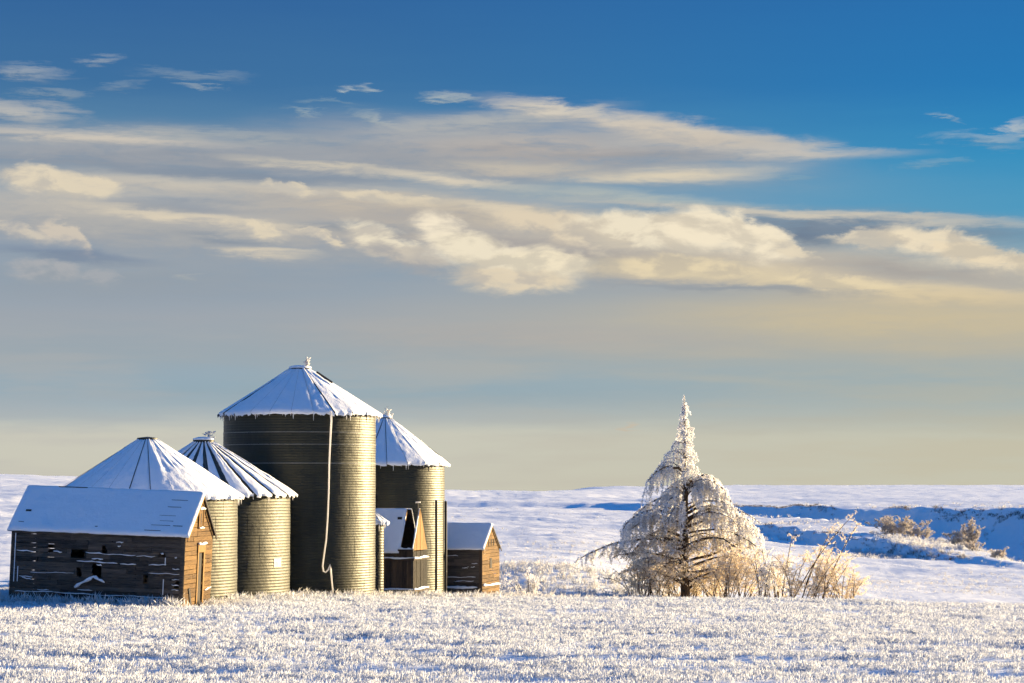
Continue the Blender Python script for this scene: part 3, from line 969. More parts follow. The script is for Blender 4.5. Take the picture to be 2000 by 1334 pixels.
# ------------------------------------------------------------------ grain bins
def grain_bin(key, label, wall_h, eave, slope_rise, n_pan, gap, cap_r, cap_h, steel, seed, pitch=0.118, tier_h=0.86,
              cap_snow=True, crown=0, missing=(), icicles=60):
    px, Y, rp = BINS[key]
    x, y, Rw = bin_xy[key]
    rr = random.Random(seed)
    zb = gz(x, y - Rw) - 0.12
    root = empty('grain_bin', (x, y, zb))
    tag(root, label, 'grain bin', 'corrugated steel grain bins in the yard')
    # corrugated rings stacked to the eave
    nt = max(2, round(wall_h / tier_h))
    th = wall_h / nt
    waves = max(3, round(th / pitch))
    prof = []
    for i in range(waves * 6 + 1):
        z = th * i / (waves * 6)
        prof.append((Rw + 0.0046 * math.sin(2 * math.pi * i / 6), z))
    mb = MB().lathe(prof, 128)
    ns = 7
    for k in range(ns):                                    # lapped upright sheet joints
        a = 2 * math.pi * k / ns
        mb.lathe([(p[0] + 0.005, p[1]) for p in prof], 2, a - 0.035 / Rw, a + 0.035 / Rw)
    ring = mb.mesh('wall_ring', True)
    ring.materials.append(MATS[steel])
    for i in range(nt):
        o = link(bpy.data.objects.new('wall_ring', ring), root)
        o.location = (0, 0, th * i)
        s = 1.0 + (0.0022 if i % 2 else 0.0)
        o.scale = (s, s, 1)
        o.rotation_euler = (0, 0, rr.uniform(0, 6.28))
    # roof: steel panels with ribs, snow lying on each
    Re = Rw + eave
    r0 = cap_r
    ez = wall_h - 0.05
    sl = slope_rise / (Re - r0)
    da = 2 * math.pi / n_pan

    def zr(r): return ez + (Re - r) * sl
    pm = MB()
    pts = []
    for (r, a) in ((r0, -da / 2), (Re, -da / 2), (Re, da / 2), (r0, da / 2)):
        pts.append((r * math.cos(a), r * math.sin(a), zr(r)))
    pm.quad_prism(pts[::-1], (0, 0, -0.03))
    a = -da / 2
    pm.tube([(r0 * math.cos(a), r0 * math.sin(a), zr(r0) + 0.005), (Re * math.cos(a), Re * math.sin(a), zr(Re) + 0.005)], 0.028, 5)
    panel = pm.mesh('roof_panel')
    panel.materials.append(MATS['roof_steel'])
    snows = []
    for vvi in range(5):
        nu, nv = 9, 26
        vs_, fs_ = [], []
        r_ = np.random.default_rng(seed * 10 + vvi)
        hh = r_.uniform(0.05, 0.085)
        for j in range(nv):
            t_ = j / (nv - 1)
            r = Re + 0.05 - (Re + 0.05 - r0 + 0.02) * t_
            g_ = min(gap * (2.2 if vvi == 4 else 1.0) * (0.7 + 0.6 * r_.uniform()), r * da * 0.42)
            half = r * da / 2 - g_ / 2
            for i in range(nu):
                s = -1 + 2 * i / (nu - 1)
                jag = 0
                if j == 0: jag = r_.uniform(-0.03, 0.07)
                lat = s * half
                pr = (1 - abs(s) ** 4) ** 0.5
                chord = r * math.cos(da / 2) / math.cos(math.atan2(lat, r)) if r > 0.2 else r
                rc = r + jag
                zz = zr(r) + (0.015 + hh * pr * (0.75 + 0.25 * math.sin(3 * t_ + vvi)) + float(fbm(np.array([t_ * 9.0 + vvi * 5]), np.array([s * 1.5]), 3, seed)[0]) * 0.04) * (0.55 if j == 0 else 1)
                if abs(s) > 0.99: zz = zr(r) + (0.006 if gap > 0.1 or vvi == 4 else 0.062)
                vs_.append((rc, lat, zz - max(jag, 0) * 0.8))
        nn = nu * nv
        for j in range(nv - 1):
            for i in range(nu - 1):
                a_ = j * nu + i
                fs_.append((a_, a_ + nu, a_ + nu + 1, a_ + 1))
        for i in range(nu):                                # hanging lower lip
            xx, yy, zz = vs_[i]
            vs_.append((xx - 0.03, yy, min(zz, zr(Re)) - 0.07 - r_.uniform(0, 0.06)))
        for i in range(nu - 1):
            fs_.append((i, i + 1, nn + i + 1, nn + i))
        me = mesh_np('snow', np.array(vs_), np.array(fs_), True)
        me.materials.append(MATS['snow_roof'])
        snows.append(me)
    off = rr.uniform(0, da)
    for k in range(n_pan):
        o = link(bpy.data.objects.new('roof_panel', panel), root)
        o.rotation_euler = (0, 0, off + k * da)
        if k not in missing:
            s = link(bpy.data.objects.new('snow', snows[k % 5 if k % 3 else (k // 3) % 5]), o)
    # eave ring and icicles
    MB().lathe([(Rw - 0.02, ez - 0.02), (Re - 0.02, ez - 0.04), (Re - 0.02, ez - 0.08), (Rw - 0.01, ez - 0.05)], 96).build('eave_ring', 'roof_steel', root)
    ic = MB()
    for i in range(icicles):
        a = rr.uniform(0, 6.283)
        l_ = rr.choice((0.06, 0.09, 0.12, 0.16, 0.3)) * rr.uniform(0.7, 1.3)
        r = Re - 0.03 + rr.uniform(0, 0.05)
        ic.tube([(r * math.cos(a), r * math.sin(a), ez + 0.02), (r * math.cos(a), r * math.sin(a), ez - 0.03 - l_)], [rr.uniform(0.02, 0.05), 0.006], 4)
    tag(ic.build('icicle_fringe', 'frost', root), kind='stuff')
    # cap
    zc = zr(r0)
    capo = MB().lathe([(r0 + 0.03, zc - 0.08), (r0 + 0.03, zc + cap_h), (r0 - 0.02, zc + cap_h + 0.01), (0.01, zc + cap_h + 0.05)], 28).build('cap', steel, root)
    if cap_snow:
        MB().lathe([(r0 + 0.045, zc + cap_h - 0.015), (r0 + 0.03, zc + cap_h + 0.05), (r0 * 0.6, zc + cap_h + 0.10), (0.01, zc + cap_h + 0.12)], 20).build('snow', 'snow_roof', capo, True)
    if crown:
        frost_lump('frost', (r0 * 0.5, -r0 * 0.1, zc + cap_h + 0.18), (0.20, 0.20, 0.26), crown, capo, seed)
    return root, Rw, Re, ez, zr, zb


def bin_height(key, eave_py):
    px, Y, rp = BINS[key]
    x, y, Rw = bin_xy[key]
    zb = gz(x, y - Rw) - 0.12
    return at(px, eave_py, Y).z - zb


binA = grain_bin('a', 'wide low corrugated grain bin directly behind the long plank shed', bin_height('a', 966), 0.16, 2.10, 26, 0.004, 0.36, 0.10, 'dull_steel', 21, cap_snow=False, icicles=50)
binB = grain_bin('b', 'low grain bin with dark bare ribs between snowy roof panels', bin_height('b', 962), 0.20, 2.08, 24, 0.15, 0.40, 0.14, 'dull_steel', 22, crown=26, icicles=40)
binC = grain_bin('c', 'tallest grain bin with a white cable hanging down its front', bin_height('c', 806), 0.16, 1.90, 24, 0.004, 0.45, 0.10, 'galvanized_steel', 23, crown=0, icicles=150)
binD = grain_bin('d', 'tall grain bin with steep snowy roof between the tallest bin and the farthest shed', bin_height('d', 903), 0.17, 2.15, 20, 0.008, 0.28, 0.10, 'galvanized_steel', 24, crown=36, icicles=60)
binE = grain_bin('e', 'narrow small steel bin squeezed against the right edge of the tallest bin', bin_height('e', 1017), 0.14, 0.40, 10, 0.02, 0.08, 0.05, 'galvanized_steel', 25, icicles=8)

# pale rimed seams round the tallest bin, a patched sheet low on the ribbed-roof bin
x_, y_, r_c = bin_xy['c']
for py in (844, 868, 905):
    zz = at(585, py, BINS['c'][1] - r_c).z - binC[5]
    MB().lathe([(r_c + 0.010, zz), (r_c + 0.022, zz + 0.012), (r_c + 0.010, zz + 0.030)], 128).build('seam_band', 'pale_steel', binC[0], True)
rB = bin_xy['b'][2]
for a0, a1, z0, z1 in ((R(-30), R(-21), 1.25, 1.62), (R(-36), R(-16), 2.6, 2.64), (R(-70), R(-69.2), 2.7, 3.4)):
    MB().lathe([(rB + 0.014, z0), (rB + 0.020, z0 + 0.005), (rB + 0.020, z1 - 0.005), (rB + 0.014, z1)], 10, a0, a1).build('patch_sheet', 'pale_steel', binB[0])

# rime-covered lid prop and chute on the top of the tallest bin
rootC, RwC, ReC, ezC, zrC, zbC = binC
frost_lump('frost', (0.34, -0.15, zrC(0.45) + 0.28), (0.12, 0.12, 0.30), 44, rootC, 5)
MB().tube([(0.75, -0.35, zrC(0.83) + 0.14), (1.45, -0.65, zrC(1.6) + 0.16)], 0.045, 6).build('roof_ladder', 'dark_iron', rootC)

# white frosted cable hanging down the front of the tallest bin
pts = [at(px, py, 104.96 - 0.905 * RwC - dy_) for px, py, dy_ in
       ((600, 742, -1.5), (625, 780, -0.6), (646, 803, 0.22), (647, 822, 0.14), (645, 860, 0.10), (643, 905, 0.09), (642, 960, 0.09), (640, 1010, 0.09), (637, 1055, 0.10), (632, 1090, 0.12), (630, 1106, 0.14), (632, 1116, 0.16), (636, 1118, 0.17), (641, 1113, 0.16), (645, 1103, 0.13), (646, 1112, 0.12), (648, 1135, 0.14), (651, 1164, 0.2))]
cab = MB().tube(pts[2:], [0.052, 0.042, 0.038, 0.034, 0.032, 0.032, 0.032, 0.032, 0.032, 0.034, 0.034, 0.034, 0.034, 0.038, 0.032, 0.03], 7)
cable = cab.build('frosted_cable', 'frost', None, True)
tag(cable, 'white frosted cable hanging in a loop down the front of the tallest bin', 'cable')

# two dark poles standing by the steep-roofed bin
for px, py, Y, lab in ((852, 977, 115.0, 'dark thin pole standing against the sunlit side of the steep-roofed bin'), (870.5, 979, 117.6, 'dark thin pole at the right edge of the steep-roofed bin beside the farthest shed')):
    p = at(px, py, Y)
    g0 = gz(p.x, Y) - 0.2
    root = empty('pole', (p.x, Y, g0))
    hgt = p.z - g0
    MB().tube([(0, 0, 0), (0.01, 0, hgt * 0.5), (0, 0, hgt)], 0.062, 8).build('shaft', 'dark_iron', root, True)
    MB().tube([(0, 0, hgt), (0, 0, hgt + 0.03)], [0.055, 0.03], 8).build('snow', 'snow_roof', root)
    for zc in (0.30, 0.62, 0.9):
        MB().tube([(0, 0, hgt * zc - 0.03), (0, 0, hgt * zc + 0.03)], 0.072, 8).build('coupling', 'dark_iron', root)
    tag(root, lab, 'pole', 'dark poles by the bins')


# ------------------------------------------------------------------ plank sheds
def board(mb_pts, off, mat, parent, name='board'):
    return MB().quad_prism(mb_pts, off).build(name, mat, parent)


def plank_wall(root, axis, span, z0, z1, course, fixed, out, mat, holes=(), seed=0, gable=None, joints=1, warp=0.007):
    """horizontal boards. axis 'x' or 'y'; fixed = position on the other axis; out = +-1 outward;
    holes = [(a0,a1,z0,z1)]; gable = function z -> (a_min, a_max)"""
    rr = random.Random(seed)
    n = max(1, round((z1 - z0) / course))
    ch = (z1 - z0) / n
    made = []
    for i in range(n):
        za, zb_ = z0 + ch * i, z0 + ch * (i + 1)
        zm = (za + zb_) / 2
        lo0, hi0 = span if gable is None else gable(za)
        lo1, hi1 = span if gable is None else gable(zb_)
        cuts = []
        for (h0, h1, hz0, hz1) in holes:
            if hz0 < zm < hz1: cuts.append((h0, h1))
        js = sorted(rr.uniform(lo0 + 0.15 * (hi0 - lo0), hi0 - 0.15 * (hi0 - lo0)) for _ in range(joints))
        for j_ in js: cuts.append((j_ - 0.004, j_ + 0.004))
        cuts.sort()
        segs, cur = [], lo0
        for c0, c1 in cuts:
            if c0 > cur + 0.03: segs.append((cur, c0))
            cur = max(cur, c1)
        if hi0 > cur + 0.03: segs.append((cur, hi0))
        for (s0, s1) in segs:
            o_ = rr.uniform(0.0, warp)
            gp = rr.uniform(0.006, 0.018)
            d0, d1 = rr.uniform(-0.006, 0.006), rr.uniform(-0.006, 0.006)
            s0t = lo1 if (gable is not None and abs(s0 - lo0) < 1e-6) else s0
            s1t = hi1 if (gable is not None and abs(s1 - hi0) < 1e-6) else s1
            s0t = max(s0t, s0 if s0 > lo0 + 1e-6 else s0t)
            if s1t - s0t < 0.01: s1t = s0t + 0.01
            if any(abs(s0 - h_[1]) < 1e-6 for h_ in holes): s0t += rr.uniform(-0.09, 0.05)
            if any(abs(s1 - h_[0]) < 1e-6 for h_ in holes): s1t += rr.uniform(-0.05, 0.09)
            p = [(s0, za + gp + d0), (s1, za + gp + d1), (s1t, zb_ + d1), (s0t, zb_ + d0)]
            f0 = fixed + out * o_
            if axis == 'x':
                q = [(a, f0, z) for a, z in p]
                off = (0, out * 0.026, 0)
            else:
                q = [(f0, a, z) for a, z in p]
                off = (out * 0.026, 0, 0)
            made.append(board(q, off, mat, root))
    return made


def ledge(root, p0, p1, out, w=0.05, h=0.045, seed=0, name='snow'):
    """a line of snow caught along p0-p1, standing proud of the wall by w"""
    rr = random.Random(seed)
    p0, p1 = Vector(p0), Vector(p1)
    n = max(4, int((p1 - p0).length / 0.12))
    mb = MB()
    prs, rads = [], []
    ph = rr.uniform(0, 9)
    for i in range(n + 1):
        t_ = i / n
        p = p0.lerp(p1, t_) + Vector(out) * (w * 0.4)
        p.z += 0.012 * math.sin(t_ * 9 + ph) + rr.uniform(-0.008, 0.008)
        prs.append(p)
        rads.append(h * (0.55 + 0.5 * abs(math.sin(t_ * 5.0 + ph)) + rr.uniform(-0.2, 0.25)) * (0.5 if i in (0, n) else 1))
    mb.tube(prs, rads, 6)
    return mb.build(name, 'snow_roof', root, True)


def gable_roof(root, L, Wd, Hw, rise, ov, gov, thick, seed, snow_th=0.09, front=(0, 1), back=(0, 1)):
    """ridge along x. front/back = part of the length that is roofed"""
    ymid = Wd / 2
    sl = rise / ymid
    rid = Hw + rise
    parts = []
    for side, (t0, t1) in ((-1, front), (1, back)):
        x0 = -gov + (L + 2 * gov) * t0
        x1 = -gov + (L + 2 * gov) * t1 - (0.07 if side > 0 else 0.0)
        ye = ymid + side * (ymid + ov)
        ze = Hw - ov * sl
        yr_ = ymid
        # deck of boards laid along the slope
        nb = 9
        deck_parent = root
        for k in range(nb):
            a0, a1 = k / nb, (k + 1) / nb - 0.006
            pts = []
            for (xx, a) in ((x0, a0), (x1, a0), (x1, a1), (x0, a1)):
                pts.append((xx, ye + (yr_ - ye) * a, ze + (rid - ze) * a))
            nrm = Vector((0, side * (rid - ze), abs(yr_ - ye))).normalized()
            MB().quad_prism(pts, nrm * thick).build('roof_board', 'dark_shade_wood', root)
        nrm = Vector((0, side * (rid - ze), abs(yr_ - ye))).normalized() * (thick + 0.003)
        lo0, lo1 = Vector((x0 - 0.02, ye, ze)) + nrm, Vector((x1 + 0.02, ye, ze)) + nrm
        up0, up1 = Vector((x0 - 0.02, yr_, rid)) + nrm, Vector((x1 + 0.02, yr_, rid)) + nrm
        if side < 0:
            s = snow_sheet('snow', lo0, lo1, up0, up1, snow_th, max(20, int(L * 12)), 30, root, seed, 0.02, drip=0.02)
        else:
            s = snow_sheet('snow', lo1, lo0, up1, up0, snow_th, max(20, int(L * 12)), 30, root, seed + 1, 0.02, drip=0.02)
    return rid


# --- the long shed at the left
L1, W1, H1, RISE1 = 6.15, 3.8, 2.62, 1.42
A1 = R(-7.1)
near = at(355, 1187, 84.0)
corner_z = gz(near.x, 84.0) - 0.10
TILT1 = R(2.1)
ux = Vector((math.cos(A1) * math.cos(TILT1), math.sin(A1) * math.cos(TILT1), -math.sin(TILT1)))
org = Vector((near.x, 84.0, corner_z)) - ux * L1
shed1 = empty('plank_shed', org, (0, TILT1, A1))
tag(shed1, 'long weathered plank shed with snowy gable roof and narrow open doorway', 'shed', 'old wooden sheds in the yard')


def lx(px): return (px - 22) / 333.0 * L1
def lz(px, py): return (1174 + (px - 22) / 333.0 * 13 - py) / 56.2


def hole(px0, px1, py0, py1):
    pm = (px0 + px1) / 2
    return (lx(px0), lx(px1), lz(pm, py1) - 0.04, lz(pm, py0) + 0.04)


holes1 = [hole(91, 103, 1061, 1072), hole(137, 167, 1068, 1079), hole(304, 320, 1075, 1084), hole(178, 197, 1099, 1116), hole(150, 158, 1106, 1121), hole(278, 287, 1116, 1128), hole(338, 352, 1128, 1146), hole(196, 206, 1066, 1074), hole(120, 150, 1160, 1168)]
wb = plank_wall(shed1, 'x', (0.0, L1), 0.10, H1, 0.158, 0.0, -1, 'old_wood', holes1, 31, joints=2, warp=0.016)
plank_wall(shed1, 'x', (0.0, L1), 0.10, H1, 0.158, W1, 1, 'old_wood', (), 32, joints=1)
for x in (0.0, L1):                                    # corner posts and studs
    for y in (0.05, W1 - 0.05):
        MB().box(x - 0.06 if x else 0.002, x - 0.002 if x else 0.06, y - 0.045, y + 0.045, -0.2, H1).build('post', 'old_wood', shed1)
for k in range(1, 7):
    xx = L1 * k / 7
    MB().box(xx - 0.04, xx + 0.04, 0.004, 0.09, 0.0, H1).build('stud', 'dark_shade_wood', shed1)
MB().box(-0.03, L1 + 0.03, -0.05, 0.10, -0.25, 0.095).build('sill_beam', 'dark_shade_wood', shed1)
MB().box(-0.045, 0.02, -0.046, -0.028, 0.02, H1).build('corner_trim', 'old_wood', shed1)
MB().box(L1 - 0.11, L1 + 0.03, -0.060, -0.044, 0.02, H1 + 0.02).build('corner_trim', 'old_wood', shed1)


def gab1(z):
    if z <= H1: return (0.0, W1)
    k = (z - H1) / RISE1 * W1 / 2
    return (min(k, W1 / 2 - 0.02), max(W1 - k, W1 / 2 + 0.02))


dy0, dy1, dzh = 1.80, 2.50, 1.98
hy0, hy1, hz0, hz1 = 1.62, 2.18, 2.88, 3.46
for x, out, hs, sd in ((L1, 1, [(dy0, dy1, 0.0, dzh)], 41), (0.0, -1, [], 42)):
    plank_wall(shed1, 'y', (0.0, W1), 0.10, H1 + RISE1 - 0.03, 0.165, x, out, 'sunlit_wood' if out > 0 else 'old_wood', hs, sd, gable=gab1, joints=1, warp=0.012)
MB().box(L1 + 0.040, L1 + 0.065, dy0 - 0.13, dy0, 0.0, dzh).build('door_jamb', 'pale_wood', shed1)
MB().box(L1 + 0.040, L1 + 0.065, dy1, dy1 + 0.16, 0.0, dzh).build('door_jamb', 'pale_wood', shed1)
MB().box(L1 + 0.042, L1 + 0.075, dy0 - 0.16, dy1 + 0.20, dzh, dzh + 0.28).build('door_header', 'pale_wood', shed1)
ledge(shed1, (L1 + 0.07, dy0 - 0.2, dzh + 0.31), (L1 + 0.07, dy1 + 0.25, dzh + 0.31), (1, 0, 0), 0.06, 0.05, 1)
d_ = MB().box(L1 - 0.03, L1 + 0.01, 0, 0.60, 0.02, dzh - 0.03).build('door', 'dark_shade_wood', shed1)
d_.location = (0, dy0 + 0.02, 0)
hatch = MB().box(L1 + 0.042, L1 + 0.060, hy0, hy1, hz0, hz1).build('hatch', 'sunlit_wood', shed1)
MB().box(L1 + 0.061, L1 + 0.085, hy0 - 0.07, hy0, hz0 - 0.05, hz1 + 0.05).build('hatch_trim', 'pale_wood', hatch)
MB().box(L1 + 0.061, L1 + 0.085, hy1, hy1 + 0.07, hz0 - 0.05, hz1 + 0.05).build('hatch_trim', 'pale_wood', hatch)
MB().box(L1 + 0.061, L1 + 0.066, hy0 + 0.25, hy0 + 0.33, hz0 + 0.1, hz1 - 0.1).build('hatch_slot', 'dark_shade_wood', hatch)
ledge(shed1, (L1 + 0.08, hy0 - 0.1, hz1 + 0.08), (L1 + 0.08, hy1 + 0.1, hz1 + 0.08), (1, 0, 0), 0.05, 0.05, 2)
ledge(shed1, (L1 + 0.08, hy0 - 0.05, hz0 - 0.02), (L1 + 0.08, hy1 + 0.05, hz0 - 0.02), (1, 0, 0), 0.05, 0.035, 3)
ledge(shed1, (L1 + 0.045, dy1 + 0.3, 0.62), (L1 + 0.045, W1 - 0.1, 0.70), (1, 0, 0), 0.04, 0.03, 4)
MB().quad_prism([(L1 + 0.048, 0.55, 0.75), (L1 + 0.048, 0.70, 0.78), (L1 + 0.048, 1.15, 0.05), (L1 + 0.048, 0.95, 0.05)], (0.02, 0, 0)).build('gap_shade', 'dark_shade_wood', shed1)  # dark strip laid over the boards, painting the shade of a diagonal gap
gable_roof(shed1, L1, W1, H1, RISE1, 0.12, 0.16, 0.035, 51, 0.085)
# barge boards on the near gable; the far one darkened as painted overhang shade
for s in (0, 1):
    ya, yb = (-0.12, W1 / 2) if s == 0 else (W1 + 0.12, W1 / 2)
    za = H1 - 0.12 * RISE1 / (W1 / 2) - 0.01
    MB().quad_prism([(L1 + 0.130, ya, za - 0.13), (L1 + 0.130, yb, H1 + RISE1 - 0.13), (L1 + 0.130, yb, H1 + RISE1 - 0.01), (L1 + 0.130, ya, za - 0.01)], (0.028, 0, 0)).build('barge_board', 'dark_shade_wood' if s else 'pale_wood', shed1)
# snow caught on board edges, positions as weathered
led = [(31, 1069, 64, 1071, .05), (103, 1070, 120, 1073, .06), (166, 1073, 205, 1076, .05), (205, 1076, 262, 1079, .035), (264, 1080, 300, 1081, .03), (178, 1085, 200, 1086, .05), (149, 1090, 186, 1091, .045), (186, 1092, 228, 1094, .05), (233, 1096, 264, 1096, .045),
       (288, 1097, 322, 1097, .04), (60, 1112, 144, 1113, .022), (288, 1113, 348, 1115, .028), (334, 1105, 348, 1106, .035), (334, 1126, 348, 1125, .03), (334, 1136, 348, 1137, .035), (334, 1145, 348, 1146, .03), (38, 1119, 64, 1121, .04), (44, 1122, 63, 1126, .045),
       (31, 1149, 110, 1150, .04), (75, 1146, 98, 1146, .03), (108, 1151, 205, 1156, .045), (205, 1156, 330, 1161, .042), (153, 1146, 182, 1147, .035), (224, 1053, 238, 1053, .05), (227, 1061, 233, 1061, .05), (311, 1075, 316, 1076, .07), (338, 1083, 342, 1083, .05), (188, 1097, 198, 1098, .06)]
for i, (x0, y0, x1, y1, h) in enumerate(led):
    ledge(shed1, (lx(x0), -0.045, lz(x0, y0)), (lx(x1), -0.045, lz(x1, y1)), (0, -1, 0), 0.035, h * 0.40, 60 + i)
# two torn boards hanging off the wall, snow lying on them
for (x0, y0, x1, y1, hh) in ((148, 1139, 184, 1119, 0.13), (182, 1118, 206, 1130, 0.09)):
    a_, b_ = Vector((lx(x0), -0.075, lz(x0, y0))), Vector((lx(x1), -0.10, lz(x1, y1)))
    MB().quad_prism([a_ - Vector((0, 0, hh)), b_ - Vector((0, 0, hh)), b_, a_], (0, -0.022, 0)).build('torn_board', 'old_wood', shed1)
    ledge(shed1, a_ + Vector((0, -0.02, -0.02)), b_ + Vector((0, -0.02, -0.02)), (0, -1, 0), 0.06, 0.055, 99 + x0)
for x0, z0_, z1_ in ((320, 1083, 1098), (318, 1125, 1155), (35, 1100, 1130), (28, 1035, 1130)):
    MB().box(lx(x0) - 0.012, lx(x0) + 0.012, -0.064, -0.044, lz(x0, z1_), lz(x0, z0_)).build('batten_frost', 'snow_roof', shed1)
# bare shingle patches through the roof snow
slp = math.atan2(RISE1, W1 / 2)
for (px, a, w, h) in ((46, 0.42, 0.20, 0.10), (42, 0.16, 0.2, 0.03), (112, 0.985, 1.1, 0.05), (320, 0.30, 0.5, 0.02), (312, 0.20, 0.7, 0.022), (300, 0.08, 0.6, 0.022), (318, 0.42, 0.6, 0.018), (325, 0.62, 0.5, 0.018), (330, 0.78, 0.6, 0.018), (345, 0.20, 0.35, 0.02), (190, 0.12, 0.1, 0.03)):
    xc = lx(px - 8)
    yc = -0.12 + (W1 / 2 + 0.12) * a
    zc = H1 - 0.09 + (RISE1 + 0.09) * a
    nrm = Vector((0, -math.sin(slp), math.cos(slp)))
    upv = Vector((0, math.cos(slp), math.sin(slp)))
    c0 = Vector((xc, yc, zc)) + nrm * 0.085
    e_ = Vector((1, 0, 0)) * w / 2
    f_ = upv * h / 2
    MB().quad_prism([c0 - e_ * 0.9 - f_, c0 + e_ - f_ * 0.8, c0 + e_ * 0.95 + f_, c0 - e_ + f_ * 0.9], nrm * 0.045).build('shingle_patch', 'dark_shade_wood', shed1)

# --- the far small shed at the right of the bins
L3, W3, H3, RISE3 = 3.0, 3.4, 2.44, 1.16
A3 = R(-14.0)
near3 = at(941, 1163, 119.0)
cz3 = gz(near3.x, 119.0) - 0.12
ux3 = Vector((math.cos(A3), math.sin(A3), 0))
shed3 = empty('plank_shed', Vector((near3.x, 119.0, cz3)) - ux3 * L3, (0, 0, A3))
tag(shed3, 'small far plank shed with smooth snowy roof at the right end of the yard', 'shed', 'old wooden sheds in the yard')
plank_wall(shed3, 'x', (0, L3), 0.10, H3, 0.17, 0.0, -1, 'old_wood', [(2.2, 2.35, 1.45, 1.6)], 71, joints=1, warp=0.012)
plank_wall(shed3, 'x', (0, L3), 0.10, H3, 0.17, W3, 1, 'old_wood', (), 72)


def gab3(z):
    if z <= H3: return (0.0, W3)
    k = (z - H3) / RISE3 * W3 / 2
    return (min(k, W3 / 2 - 0.02), max(W3 - k, W3 / 2 + 0.02))


plank_wall(shed3, 'y', (0, W3), 0.10, H3 + RISE3 - 0.03, 0.17, L3, 1, 'sunlit_wood', (), 73, gable=gab3)
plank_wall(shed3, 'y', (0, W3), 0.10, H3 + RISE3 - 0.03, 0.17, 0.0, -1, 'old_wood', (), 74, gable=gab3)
for x in (0.0, L3):
    for y in (0.05, W3 - 0.05):
        MB().box(x - 0.06 if x else 0.002, x - 0.002 if x else 0.06, y - 0.045, y + 0.045, -0.2, H3).build('post', 'old_wood', shed3)
MB().box(L3 - 0.12, L3 + 0.03, -0.060, -0.044, 0.02, H3).build('corner_trim', 'upright_wood', shed3)
MB().box(-0.02, L3 + 0.02, -0.04, 0.10, -0.25, 0.095).build('sill_beam', 'dark_shade_wood', shed3)
gable_roof(shed3, L3, W3, H3, RISE3, 0.10, 0.12, 0.035, 75, 0.08)
for s in (0, 1):
    ya, yb = (-0.10, W3 / 2) if s == 0 else (W3 + 0.10, W3 / 2)
    za = H3 - 0.10 * RISE3 / (W3 / 2) - 0.01
    MB().quad_prism([(L3 + 0.090, ya, za - 0.12), (L3 + 0.090, yb, H3 + RISE3 - 0.12), (L3 + 0.090, yb, H3 + RISE3 - 0.01), (L3 + 0.090, ya, za - 0.01)], (0.026, 0, 0)).build('barge_board', 'dark_shade_wood' if s else 'pale_wood', shed3)  # far barge board dark to paint the shaded underside of the overhang
MB().box(0.1, L3 - 0.15, -0.16, -0.045, 0.36, 0.50).build('ledge_board', 'old_wood', shed3)
ledge(shed3, (0.1, -0.10, 0.54), (L3 - 0.2, -0.10, 0.56), (0, -1, 0), 0.04, 0.075, 81)
ledge(shed3, (L3 + 0.05, 0.05, 0.66), (L3 + 0.05, W3, 0.62), (1, 0, 0), 0.05, 0.06, 82)
for i, (x0, z0_, ln) in enumerate(((1.2, 1.05, 1.5), (2.0, 1.5, 0.3), (2.45, 1.55, 0.22), (2.5, 1.72, 0.3), (1.6, 0.86, 1.0), (1.0, 2.1, 0.8))):
    ledge(shed3, (x0, -0.04, z0_), (min(x0 + ln, L3 - 0.15), -0.04, z0_ + 0.01), (0, -1, 0), 0.03, 0.016, 84 + i)
MB().box(L3 + 0.040, L3 + 0.056, W3 * 0.42, W3 * 0.52, 1.45, 1.95).build('vent_slot', 'dark_shade_wood', shed3)
for k, yy in enumerate((0.35, 0.5, 0.64)):
    MB().box(L3 + 0.040, L3 + 0.052, W3 * yy - 0.04, W3 * yy + 0.04, H3 + 0.12, H3 + 0.42).build('vent_slot', 'dark_shade_wood', shed3)

# --- the dark upright-board hut with the broken roof, between the bins
L2, W2, H2, RISE2 = 2.0, 2.6, 2.15, 1.85
A2 = R(-12.0)
near2 = at(806, 1160, 109.6)
cz2 = gz(near2.x, 109.6) - 0.12
ux2 = Vector((math.cos(A2), math.sin(A2), 0))
shed2 = empty('board_hut', Vector((near2.x, 109.6, cz2)) - ux2 * L2, (0, 0, A2))
tag(shed2, 'dark upright-board hut with a gaping hole in its snowy roof between the bins', 'shed', 'old wooden sheds in the yard')
rr = random.Random(9)
bw = 0.25
for k in range(int(L2 / bw)):
    for yy, o_ in ((0.0, -1), (W2, 1)):
        e_ = rr.uniform(0, 0.012)
        MB().box(k * bw + 0.006, (k + 1) * bw - 0.006, min(yy + o_ * (e_ + 0.028), yy + o_ * e_), max(yy + o_ * (e_ + 0.028), yy + o_ * e_), 0.10, H2 + rr.uniform(-0.03, 0)).build('board', 'upright_wood', shed2)
ng_ = 10
for k in range(ng_):
    y0, y1 = W2 * k / ng_, W2 * (k + 1) / ng_
    for xx, o_ in ((L2, 1), (0.0, -1)):
        e_ = rr.uniform(0, 0.012)
        xa = xx + o_ * e_
        xb = xx + o_ * (e_ + 0.028)
        MB().box(min(xa, xb), max(xa, xb), y0 + 0.018, y1 - 0.018, 0.10, H2 - 0.02).build('board', 'near_black_wood', shed2)
        t0 = H2 + RISE2 * (1 - abs(y0 - W2 / 2) / (W2 / 2))
        t1 = H2 + RISE2 * (1 - abs(y1 - W2 / 2) / (W2 / 2))
        MB().quad_prism([(xa, y0 + 0.006, H2 + 0.02), (xa, y1 - 0.006, H2 + 0.02), (xa, y1 - 0.006, max(t1 - 0.03, H2 + 0.03)), (xa, y0 + 0.006, max(t0 - 0.03, H2 + 0.03))], (o_ * 0.026, 0, 0)).build('gable_board', 'pale_wood' if o_ > 0 else 'upright_wood', shed2)
